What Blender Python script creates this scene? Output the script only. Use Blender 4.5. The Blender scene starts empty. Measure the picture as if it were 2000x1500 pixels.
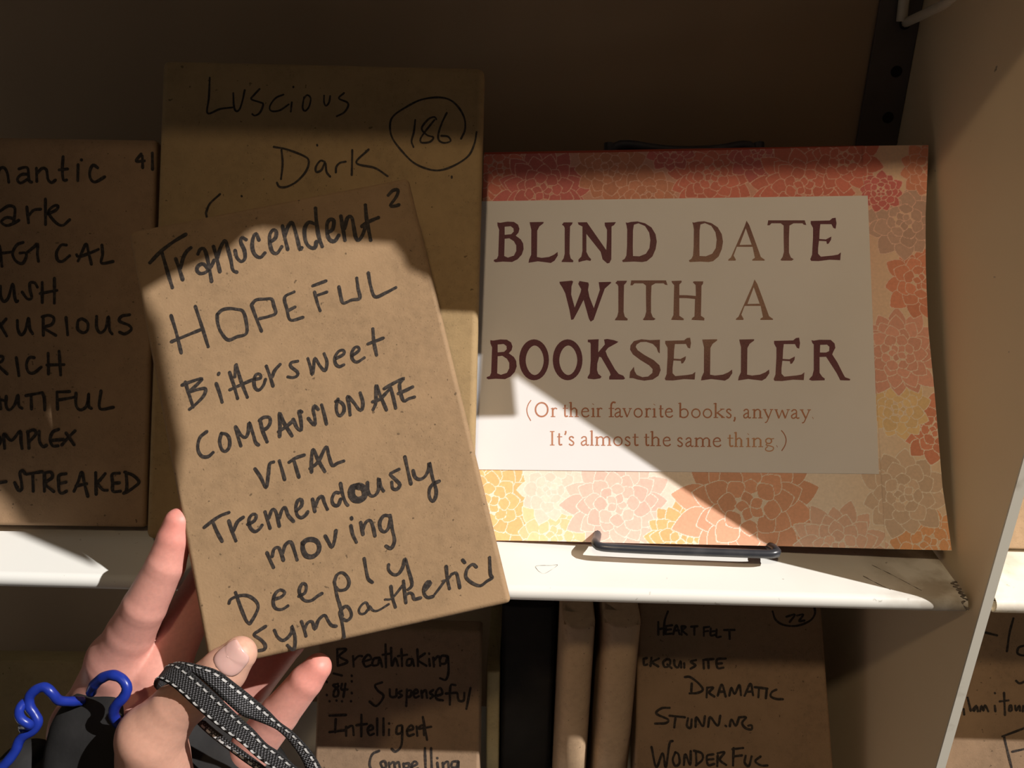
import bpy, bmesh, math, random
import numpy as np
from mathutils import Vector, Matrix
from mathutils.geometry import tessellate_polygon

scene = bpy.context.scene
COL = scene.collection
random.seed(7)
rng = np.random.default_rng(7)

CAM_ROT = [[0.9996145,0.023898,0.0141321],[-0.0225167,0.4000243,0.9162279],[-0.0162429,0.9161929,-0.4004082]]
PLANES = {'held':[(-0.13949,0.30405,1.1228),[0.966757,0.176798,0.184723],[-0.248646,0.481552,0.840407],[0.059629,-0.8584,0.509504]],'lus':[(-0.20018,0.38618,1.13833),[0.999875,0.015061,-0.004887],[-0.002078,0.430743,0.902472],[0.015698,-0.902349,0.43072]],'man':[(-0.37339,0.39155,1.13796),[0.99978,0.020942,-0.00075],[-0.00834,0.430473,0.902565],[0.019225,-0.90236,0.430554]],'sign':[(-0.0266,0.39958,1.13221),[0.996673,-0.065806,0.048079],[-0.005294,0.536406,0.843943],[-0.081326,-0.84139,0.534274]],'tan':[(-0.31899,0.40295,0.865),[1.0,0.0,0.0],[-0.0,0.34202,0.939693],[0.0,-0.939693,0.34202]],'bre':[(-0.07992,0.39622,0.865),[1.0,0.0,0.0],[-0.0,0.406737,0.913545],[0.0,-0.913545,0.406737]],'exq':[(0.12592,0.37484,0.865),[0.999848,-0.017452,0.0],[0.007651,0.438304,0.898794],[-0.015686,-0.898657,0.438371]],'rlo':[(0.29945,0.37145,0.865),[1.0,0.0,0.0],[-0.0,0.34202,0.939693],[0.0,-0.939693,0.34202]],'rup':[(0.26855,0.40025,1.13468),[1.0,0.0,0.0],[-0.0,0.309017,0.951057],[0.0,-0.951057,0.309017]]}
INK = {'num2':[[14,351,1974,373,1920,428,1889,509,1888,589,1922,622,1970,615,2024],[14,440,1943,494,1959,461,1910],[14,508,1953,548,1961,522,1919,556,1924]],'num':[[17,-440,1360,-384,1348],[17,-484,1304,-483,1301],[17,-482,1217,-481,1214],[17,-463,1176,-462,1174],[17,-417,1182,-416,1180],[17,-380,1178,-379,1176],[17,-410,1292,-442,1282,-409,1255,-408,1214,-436,1209,-432,1246,-405,1278],[17,-382,1293,-386,1256,-345,1257],[17,-359,1294,-371,1206]],'held':[[18,75,1912,131,1953,196,1987,264,2013],[18,138,1956,144,1888,150,1825,156,1771],[18,196,1905,204,1848,210,1798],[18,210,1856,232,1904,253,1930,275,1943],[18,302,1906,316,1926,333,1926,340,1898,342,1840,340,1761],[18,336,1819,319,1852,295,1850,283,1831,294,1811,320,1810,349,1830,371,1860],[18,380,1927,385,1866,387,1799],[18,387,1866,411,1914,438,1944,444,1907,448,1848,448,1795,464,1780],[18,537,1927,519,1942,510,1919,519,1877,514,1838,494,1827,478,1850,476,1886],[18,596,1912,588,1947,569,1924,558,1882,564,1845,586,1827,611,1844],[18,650,1893,674,1906,684,1935,670,1947,650,1924,643,1877,648,1840,668,1831,695,1857],[18,718,1957,718,1896,720,1838],[18,720,1905,741,1945,764,1965,772,1929,775,1866,777,1825,787,1832],[19,870,1935,843,1948,818,1920,811,1863,823,1829,847,1819,861,1847],[19,889,2010,879,1933,877,1862,883,1818],[19,924,1879,948,1891,962,1929,947,1941,928,1923,919,1875,925,1842,946,1831,971,1855],[19,1000,1946,997,1890,995,1825],[19,1002,1880,1030,1932,1049,1928,1049,1879,1048,1829,1059,1811,1084,1835,1104,1871],[19,1126,1975,1117,1900,1115,1799],[19,1088,1875,1126,1891,1174,1901],[16,1243,2000,1271,2019,1295,2016,1282,1987,1243,1948,1263,1941,1285,1943],[16,126,1640,135,1555,140,1454],[16,105,1516,172,1529,246,1543],[16,244,1659,255,1568,267,1456],[16,336,1598,364,1615,398,1614,430,1603,456,1588,462,1539,452,1480,405,1473,362,1468,337,1514,331,1559,336,1598],[16,501,1609,511,1541,523,1475],[16,501,1609,527,1628,569,1623,599,1616,603,1582,604,1545,569,1537,526,1536],[16,133,1314,139,1257,147,1191],[16,116,1303,165,1311,211,1313,187,1293,142,1265],[16,144,1264,190,1267,218,1262,205,1233,166,1204,129,1184],[16,292,1321,289,1316],[16,271,1276,278,1225,281,1184],[16,341,1314,349,1248,354,1185],[16,378,1343,385,1261,399,1181],[16,375,1341,361,1288],[16,327,1233,391,1247,438,1256,476,1256,476,1275,459,1277,444,1252,442,1218,457,1202,481,1218,497,1245],[16,513,1306,520,1257,525,1206],[16,530,1250,547,1277,577,1300],[15,709,1628,661,1612,660,1554,666,1498,726,1498],[15,660,1544,699,1555],[15,801,1638,867,1648],[15,803,1607,806,1549,811,1512],[15,803,1587,860,1594],[16,921,1607,920,1563,925,1525,967,1531,1006,1531,1008,1580,1012,1630],[16,1071,1644,1069,1575,1079,1522,1131,1530,1184,1545],[15,660,1297,630,1297,624,1279,648,1248,646,1231,624,1225,601,1234],[15,709,1299,713,1255,714,1220,728,1256,742,1294,757,1253,776,1225,793,1263,788,1305],[15,837,1270,877,1283,879,1302,856,1301,833,1275,831,1245,845,1229,867,1233],[15,912,1266,950,1284,950,1302,932,1301,915,1279,913,1249,931,1232,968,1245],[16,1036,1372,1028,1310,1027,1245],[15,998,1306,1075,1318],[16,187,1064,154,1046,137,1016,133,983,146,955,173,949,197,962],[16,251,1041,236,1006,239,967,255,955,275,972,282,1008,272,1032,251,1041],[16,320,1057,322,1012,327,964],[16,322,1054,338,1012,356,998,373,1021,385,1061,392,1009,396,965,407,950],[17,436,1062,438,1011,448,956],[17,433,1061,454,1071,480,1065,479,1040,460,1019,439,1015],[17,509,967,520,1013,530,1075,541,1026,565,958],[17,509,990,550,1007,583,1025],[17,631,1057,620,1063,620,1025,613,975,596,988,586,1032],[16,708,1052,695,1072,685,1053,685,1014,679,984,667,997,655,1021],[16,728,1069,731,1021,732,976],[16,808,1079,794,1050,791,1016,802,1000,823,1017,827,1046,812,1067,796,1071],[16,848,994,852,1036,855,1081,876,1048,893,1010,907,1007,918,1039,915,1085],[16,958,995,977,1025,996,1103,1004,1054,1018,979],[16,963,1031,1001,1037,1040,1063,1060,1076],[16,1029,1080,1082,1097,1129,1108,1105,1087,1100,1045,1106,1003,1131,1008,1159,1010],[16,1060,1076,1062,1023,1062,978],[16,1089,1043,1127,1050,1161,1059],[16,620,772,630,823,648,874,661,820,680,761],[16,617,790,659,812,709,872,713,829,720,781,746,786,775,789],[16,370,845,388,801,403,749,423,801,440,852,459,857],[16,486,856,490,811,493,766],[16,529,840,564,853,603,857],[16,551,850,555,805,559,762],[16,95,634,138,655,178,670,216,675],[16,137,651,148,599,162,554],[16,209,638,214,592,223,542],[16,222,590,247,625,276,639],[16,290,603,322,612,335,634,320,643,300,625,297,589,313,564,334,568,352,584],[16,377,641,381,598,385,562],[16,388,609,411,643,425,630,428,562],[16,435,598,454,631,470,640,477,601,495,569],[16,516,612,545,631,550,657,534,658,518,629,518,591,534,577,557,586,567,597],[16,600,649,599,591],[16,603,609,627,645,646,649,650,619,657,588],[16,350,457,358,418,366,385],[16,370,435,384,465,405,468,412,442,416,406],[16,420,440,439,473,465,479,473,436,477,394],[22,517,463,512,435,520,404,546,392,575,404,587,430,580,456,558,470,533,471,517,459],[16,724,650,706,654,687,629,689,602,709,595,726,620],[16,740,691,739,642,745,599,752,585],[16,862,667,856,632,863,605,883,601,904,621,917,673,918,635,926,612],[16,1017,694,986,687,973,679,994,647,1006,623,989,606,970,614,972,643],[16,1056,745,1056,679,1057,615],[16,1080,673,1082,643,1099,627,1126,633,1151,661,1161,691,1161,621,1165,561,1153,526,1138,514,1128,536,1136,572,1159,592,1188,598],[32,816,660,791,660,779,633,785,609,805,597,832,604,841,627,835,650,814,661],[16,623,471,633,438,642,413,660,440,676,484],[16,757,525,757,519],[16,747,490,747,449,756,411],[16,794,494,793,438],[16,795,458,818,490,839,492,845,459,845,419],[16,928,494,904,500,880,476,877,443,892,427,912,439,928,473],[16,932,495,929,431,928,377,905,347,885,362],[15,178,314,189,238,202,178,212,164],[15,141,274,150,288,184,296,227,288,258,258,265,228,246,196,215,163],[15,337,244,374,247,394,263,376,279,349,265,334,228,341,202,367,192,396,201],[15,453,232,483,241,494,272,479,283,460,259,461,230,476,206,504,200,535,213,557,220],[15,622,258,621,192,625,151,627,101],[15,622,258,640,286,666,290,685,263,685,234,667,214,638,215,625,232],[15,281,135,248,123,223,111,248,83,263,55,256,37,231,37],[15,316,109,324,77,344,56,371,65,391,85,396,110,400,59,389,13,377,6,360,30],[15,442,119,447,80,449,51],[15,449,83,469,107,489,106,494,72,518,107,549,122,560,93,571,70,590,62],[15,618,116,619,63,615,5],[15,776,330,774,281,775,236,790,216],[15,879,277,874,254,890,229,914,226,940,251,958,286,963,229,966,175,959,156,943,147],[15,619,118,634,134,656,137,668,110,664,87,643,75,623,88],[15,869,179,865,133,869,83],[15,930,189,924,135,920,91],[15,926,126,948,130,958,119,961,98,990,97],[15,1017,125,1048,151,1037,160,1014,138,1010,111,1022,91,1047,90],[15,1135,209,1128,153,1128,107],[15,1152,168,1173,169,1176,141,1175,100],[11,751,99,745,133,724,129,705,109,708,91,728,88,747,103,756,114,766,93,785,86,811,92,842,103],[11,831,127,859,124,893,147,923,172],[11,1047,90,1078,115,1114,146],[11,1106,148,1127,149,1152,168],[15,1215,220,1222,206],[15,1270,174,1256,190,1228,176,1213,146,1221,124,1244,100,1271,87,1303,100,1331,110,1326,128,1339,202]],'man':[[17,793,1865,810,1935,828,1918,836,1868],[17,837,1918,845,1942,868,1948,886,1919,896,1869],[17,949,1943,978,1952,998,1944,1006,1880,1021,1871],[17,999,1915,962,1911,942,1885,960,1865,997,1886],[17,1044,1948,1049,1875],[17,1048,1921,1076,1948,1099,1940,1110,1887,1131,1870,1150,1885],[17,1188,2014,1186,1941,1194,1886,1211,1886],[17,1169,1941,1215,1947],[17,1271,1972,1272,1884],[17,1288,1999,1289,1997],[17,1379,1956,1353,1970,1337,1938,1341,1897,1367,1877,1419,1907],[17,1614,2036,1589,1997,1633,1998],[17,1621,2024,1625,1960],[17,1675,2042,1678,1952],[17,853,1708,898,1738,933,1727,932,1669,927,1640],[17,929,1669,889,1674,863,1650,890,1630,924,1640,958,1660],[17,999,1734,1011,1647],[17,1012,1688,1037,1717,1075,1723],[17,1099,1779,1104,1639],[17,1107,1695,1158,1719,1169,1742,1146,1742,1118,1707,1155,1655,1196,1635,1235,1668],[17,828,1423,853,1522,875,1406],[17,838,1464,861,1476,930,1486],[17,985,1539,951,1524,930,1477,949,1437,984,1423,1003,1455,1002,1481,970,1480],[17,1005,1481,1044,1514,1064,1531,1065,1473,1072,1436],[17,1222,1528,1193,1527,1169,1486,1176,1446,1202,1438,1241,1470],[17,1288,1442,1307,1489,1329,1535,1345,1483,1361,1425],[17,1279,1476,1291,1465,1350,1486,1396,1507],[17,1415,1531,1420,1479,1416,1432,1479,1442],[17,870,1297,874,1245,890,1214,915,1234,936,1310,949,1241,959,1212,967,1218],[17,1071,1295,1056,1318,1030,1317,1032,1277,1042,1236,1019,1230,989,1267],[17,1096,1321,1100,1211],[17,1087,1260,1178,1279],[17,1162,1345,1166,1209],[17,907,1119,874,1078],[17,856,1118,913,1026],[17,968,1111,973,1062,991,1033,1013,1057,1028,1126,1036,1069,1054,1040],[17,1108,1127,1112,1032],[17,1102,1133,1137,1142,1166,1128,1156,1093,1113,1075,1145,1053,1180,1033],[17,1232,1132,1244,1037],[17,1299,1116,1321,1125,1351,1102,1349,1062,1324,1050,1297,1070,1296,1107],[17,1398,1140,1400,1080,1421,1051,1449,1075,1462,1139,1470,1069,1485,1046],[17,1577,1152,1534,1143,1523,1116,1575,1094,1588,1071,1554,1047,1525,1056],[17,868,916,866,824],[17,868,916,897,911,892,888,870,870,923,819],[17,969,909,987,811],[17,1067,910,1041,910,1025,872,1038,832,1067,827,1106,859],[17,1141,935,1147,822],[17,1137,871,1229,875],[17,1200,947,1213,818],[17,855,628,875,715,895,629],[17,866,666,888,678,911,675],[17,922,698,923,647,941,624,969,653,985,705,992,648,1010,634],[17,1028,703,1116,721],[17,1056,709,1061,631],[17,1116,721,1128,690,1133,627],[17,1196,725,1202,631],[17,1199,725,1265,729],[17,1203,682,1243,689,1289,698],[17,1299,721,1301,658,1325,630,1359,653,1368,719,1370,653,1385,639],[17,1434,735,1431,640,1505,647],[18,861,475,856,446,880,424,899,447,895,476,872,487],[18,923,416,917,493,958,459,1003,509,1010,454,1017,417],[18,1045,509,1054,418],[18,1043,506,1077,518,1089,496,1056,455],[18,1106,510,1110,456,1131,428,1148,436],[18,1211,523,1180,508,1167,468,1182,434,1211,434],[18,1170,462,1239,469],[18,1300,516,1261,475,1231,438],[18,1252,504,1297,441],[18,903,230,937,236],[18,1039,280,1024,297,1010,283,1020,232,1022,195,1005,191,983,231],[18,1047,278,1130,293],[18,1079,278,1085,187],[18,1142,285,1145,188],[18,1139,285,1176,291,1185,263,1149,228,1196,186],[18,1259,284,1222,274,1220,235,1225,189,1242,178,1265,190],[18,1223,229,1260,238],[18,1305,190,1326,242,1344,293,1360,231,1380,163],[18,1315,219,1372,231],[18,1419,292,1425,175],[18,1470,287,1440,249,1429,238,1459,201,1484,198],[18,1547,291,1508,284,1512,239,1516,193,1556,194],[18,1515,236,1549,239],[18,1582,297,1589,234,1587,194,1573,183],[18,1576,297,1622,280,1654,246,1630,218,1588,188]],'lus':[[11,262,2469,261,2362,257,2275,323,2299,389,2309],[11,392,2387,397,2320,409,2290,428,2299,443,2349,453,2405],[11,533,2413,503,2378,490,2356,538,2340,555,2329,539,2284,512,2267,498,2275],[10,663,2385,620,2364,591,2319,600,2294,644,2298,693,2332],[10,709,2344,705,2293],[11,715,2429,715,2426],[10,774,2373,768,2317,782,2298,803,2323,810,2368,791,2385,774,2367],[10,882,2384,883,2347,894,2328,910,2348,915,2382],[11,989,2400,962,2371,1007,2350,1013,2328,992,2294,954,2273],[12,661,2083,669,2008,663,1925],[12,619,2099,689,2087,778,2055,809,2028,797,1972,749,1915,695,1884,656,1883,642,1905],[12,895,2024,872,2029,849,1995,852,1968,879,1979,898,2019,907,1969,927,1944],[12,957,1967,959,1998,978,2020,1008,2027],[12,1042,2091,1043,1955],[12,1130,2096,1066,2022,1166,1996,1236,1953],[12,338,1837,285,1784,265,1733],[12,454,1829,455,1827],[12,852,2115,853,2111],[12,265,1733,283,1684,326,1696]],'cir':[[11,1626,2164,1646,2214,1642,2275,1608,2336,1559,2376,1494,2387,1405,2372,1325,2330,1261,2283,1242,2234,1256,2161,1319,2080,1389,2020,1487,1990,1571,2008,1663,2067,1698,2137,1709,2203],[11,1377,2261,1371,2196,1360,2146,1371,2114],[11,1490,2268,1480,2280,1448,2267,1413,2217,1442,2181,1477,2169,1459,2144,1415,2139,1408,2160,1433,2201,1480,2263],[11,1546,2304,1521,2248,1504,2190,1507,2154,1536,2140,1570,2151,1555,2175,1519,2178],[11,1581,1959,1581,1951]],'bre':[[17,-420,1522,-413,1412],[17,-420,1522,-360,1523,-405,1476,-349,1441,-408,1412],[17,-313,1479,-307,1410],[17,-308,1451,-276,1480,-253,1480],[17,-247,1444,-192,1464,-212,1491,-243,1453,-228,1412,-182,1427],[17,-137,1474,-174,1464,-182,1423,-145,1428,-135,1470,-117,1415],[17,-98,1563,-91,1411],[17,-115,1493,-59,1504],[17,-60,1541,-53,1422,-31,1473,-11,1423],[17,9,1534,16,1423],[17,-13,1487,47,1498],[17,80,1471,52,1466,48,1429,76,1434,84,1471,95,1426],[17,115,1536,122,1426],[17,166,1510,121,1468,178,1428],[17,195,1474,201,1429],[17,194,1511,195,1508],[17,222,1484,228,1425],[17,227,1466,259,1494,270,1431],[17,314,1496,277,1495,269,1449,306,1450,319,1496,326,1395,309,1340,272,1348],[17,-319,1350,-318,1347],[17,-318,1313,-317,1310],[17,-316,1235,-315,1232],[17,-320,1180,-319,1178],[17,-115,1310,-161,1290,-141,1254,-103,1218,-148,1153,-195,1179],[17,-63,1265,-57,1219,-20,1220,-17,1266],[17,16,1258,-3,1244,21,1226,-2,1212],[17,52,1268,50,1158],[17,52,1259,80,1260,76,1223,53,1218],[17,99,1238,126,1252,112,1270,94,1242,109,1215,132,1225],[17,149,1262,155,1216],[17,154,1248,177,1267,187,1217],[17,227,1269,205,1250,228,1232,210,1213],[17,242,1228,288,1247,273,1284,246,1255,252,1210,293,1202],[17,374,1305,342,1299,340,1176],[17,311,1248,384,1255],[17,389,1250,399,1205,431,1206,435,1256],[17,475,1289,451,1151],[17,-460,1079,-350,1087],[17,-418,1058,-421,970],[17,-458,969,-347,986],[17,-348,1009,-346,949],[17,-343,1000,-306,1015,-296,955],[17,-248,1090,-245,948],[17,-279,1020,-210,1031],[17,-204,986,-168,1000,-182,1023,-204,995,-190,958,-162,968],[17,-142,1070,-139,960],[17,-100,1071,-97,961],[17,-61,999,-61,962],[17,-62,1040,-61,1037],[17,21,1029,-7,1019,-10,973,22,983,26,1029,24,900,-12,854,-40,871],[17,59,993,100,1008,85,1031,59,998,69,961,105,972],[17,122,1023,128,963],[17,127,1009,164,1033,174,969],[17,162,1088,194,938],[17,141,1009,219,1025],[17,-123,855,-168,831,-185,766,-165,711],[17,-102,750,-111,777,-84,787,-74,751,-97,741],[17,-56,779,-50,733],[17,-47,770,-24,784,-14,739],[17,-14,771,8,785,19,740],[17,41,777,52,709],[17,45,773,78,778,74,751,51,745],[17,92,756,133,775,114,793,92,760,111,738,138,746],[17,181,882,189,750],[17,222,883,230,752],[17,266,788,272,750],[17,265,820,266,818],[17,303,789,308,748],[17,308,780,335,798,345,749],[17,404,802,367,796,363,764,396,765,406,800,406,719]],'exq':[[15,-322,1948,-341,1887,-346,1798],[15,-382,1878,-380,1797],[15,-381,1831,-347,1839],[15,-333,1853,-332,1805],[15,-333,1853,-292,1861],[15,-333,1829,-299,1834],[15,-332,1802,-291,1807],[15,-284,1804,-265,1862,-243,1805],[15,-278,1828,-247,1829],[15,-231,1857,-230,1803],[15,-231,1857,-204,1854,-224,1830,-196,1804],[15,-170,1856,-129,1861],[15,-149,1856,-148,1806],[14,-88,1855,-87,1801],[14,-88,1855,-54,1860],[14,-87,1828,-60,1833],[14,-43,1850,-43,1806,-12,1811],[14,-43,1830,-19,1834],[14,-6,1845,-5,1798,22,1800],[14,42,1843,110,1846],[14,76,1845,80,1787],[17,-471,1637,-451,1645],[17,-471,1637,-467,1600,-447,1604],[17,-421,1646,-426,1595],[16,-373,1645,-413,1619,-375,1594],[16,-322,1643,-345,1622,-334,1592,-304,1603,-301,1637,-322,1643],[16,-317,1609,-290,1587],[16,-274,1638,-270,1605,-249,1592,-233,1633,-228,1593],[16,-209,1621,-208,1593],[16,-134,1644,-168,1632,-137,1610,-167,1588],[16,-87,1646,-82,1592],[16,-77,1649,-22,1655],[16,-56,1650,-52,1596],[16,56,1661,1,1652,6,1599,43,1603],[16,5,1626,33,1630],[16,-158,1494,-160,1433],[16,-203,1533,-169,1534,-114,1496,-86,1457,-120,1435,-170,1430],[16,-59,1464,-61,1410],[16,-59,1471,-19,1473,-45,1441,-11,1416],[16,10,1423,35,1495,61,1419],[16,19,1447,53,1452],[16,84,1426,97,1477,118,1438,147,1496,159,1433],[16,182,1430,218,1506,236,1436],[16,192,1454,232,1459],[16,245,1487,327,1480],[16,273,1484,270,1424],[16,323,1480,318,1419],[16,384,1476,357,1461,348,1434,382,1418,426,1417],[16,-297,1333,-348,1328,-381,1293,-306,1259,-319,1235,-387,1229],[16,-296,1283,-197,1277],[16,-258,1268,-264,1210],[16,-177,1271,-183,1224,-159,1211,-153,1265],[16,-128,1219,-123,1280,-81,1225,-69,1289],[16,-47,1223,-35,1284,14,1232,29,1296],[16,64,1234,68,1231],[16,91,1232,101,1276,129,1237,148,1284],[16,148,1291,195,1293,169,1258,190,1226,230,1217,230,1244,210,1240],[16,-407,1080,-373,954,-335,1043,-312,957,-292,1105,-272,1123],[16,-253,1053,-269,1005,-251,966,-225,987,-233,1040,-253,1053],[16,-197,975,-189,1042,-157,977,-155,1064],[16,-122,1065,-116,978],[16,-135,1068,-84,1053,-80,1013,-120,975],[16,-10,1050,-50,1038,-42,982,-2,990],[16,-43,1015,-9,1020],[16,18,1044,16,977],[16,17,1058,61,1066,32,1018,73,986],[16,118,1095,117,985],[16,111,1088,179,1098],[16,119,1042,173,1051],[16,196,1049,191,1005,218,986,234,1047],[16,291,1049,258,1018,295,993,336,994]],'rlo':[[15,41,2044,23,1954,13,1836],[15,-124,1950,-53,1934],[15,154,1882,116,1874,82,1859,80,1824,118,1812,157,1833],[15,80,1651,101,1635,129,1646,153,1660],[15,-212,1535,-188,1452],[15,-232,1462,-227,1427],[15,-156,1485,-175,1463,-167,1450,-152,1481,-144,1450],[15,-130,1451,-125,1486,-110,1455,-102,1490,-80,1452],[15,-42,1488,-36,1453],[15,-46,1570,-45,1568],[15,10,1573,24,1431],[15,-13,1517,40,1525],[15,49,1491,48,1459,64,1463,59,1495,49,1491],[15,83,1492,91,1461,109,1493,115,1461],[15,133,1493,132,1458],[15,136,1490,163,1494,152,1459],[15,16,1295,147,1351,210,1381],[15,27,1291,60,1177,85,1093,94,1052],[15,83,1199,154,1218,205,1237]]}
SHEET = [(-0.08,-0.08),(43.12,0.3),(86.93,0.17),(156.48,0.37),(216.36,0.12),(249.04,0.07),(247.69,17.06),(246.25,32.91),(245.12,84.36),(243.98,117.8),(244.41,151.99),(245.64,181.05),(249.09,221.41),(213.3,221.61),(133.59,220.96),(74.29,221.03),(0.09,221.39)]
CARD = [(-1.94,38.23),(214.45,38.85),(215.13,192.46),(-1.59,192.67)]
STRIP = [(216.11,0.11),(213.3,221.61)]
DAHLIAS = [(7.88,19.39,30.4,'O1'),(44.46,3.6,22.8,'Y'),(41.38,28.27,19.0,'C0'),(77.39,20.62,29.9,'P'),(113.93,1.03,25.3,'O1'),(147.68,20.53,40.5,'S'),(193.06,-1.19,25.3,'P2'),(238.24,2.44,22.8,'O2'),(226.71,28.6,22.8,'P3'),(245.26,62.48,19.0,'R2'),(226.22,73.23,17.7,'Y'),(226.86,103.75,25.3,'S2'),(241.84,143.38,21.5,'R2'),(233.84,177.7,22.3,'M'),(248.92,207.63,17.7,'R2'),(7.8,212.43,21.5,'R'),(34.81,197.94,29.1,'R3'),(72.84,211.14,21.5,'R4'),(94.56,192.34,20.2,'R4'),(130.51,206.93,26.6,'R'),(156.31,218.62,19.0,'R3'),(181.05,198.43,29.1,'R'),(203.87,214.56,20.2,'R'),(107.73,222.77,15.2,'R3'),(222.36,194.71,12.7,'R3')]
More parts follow.
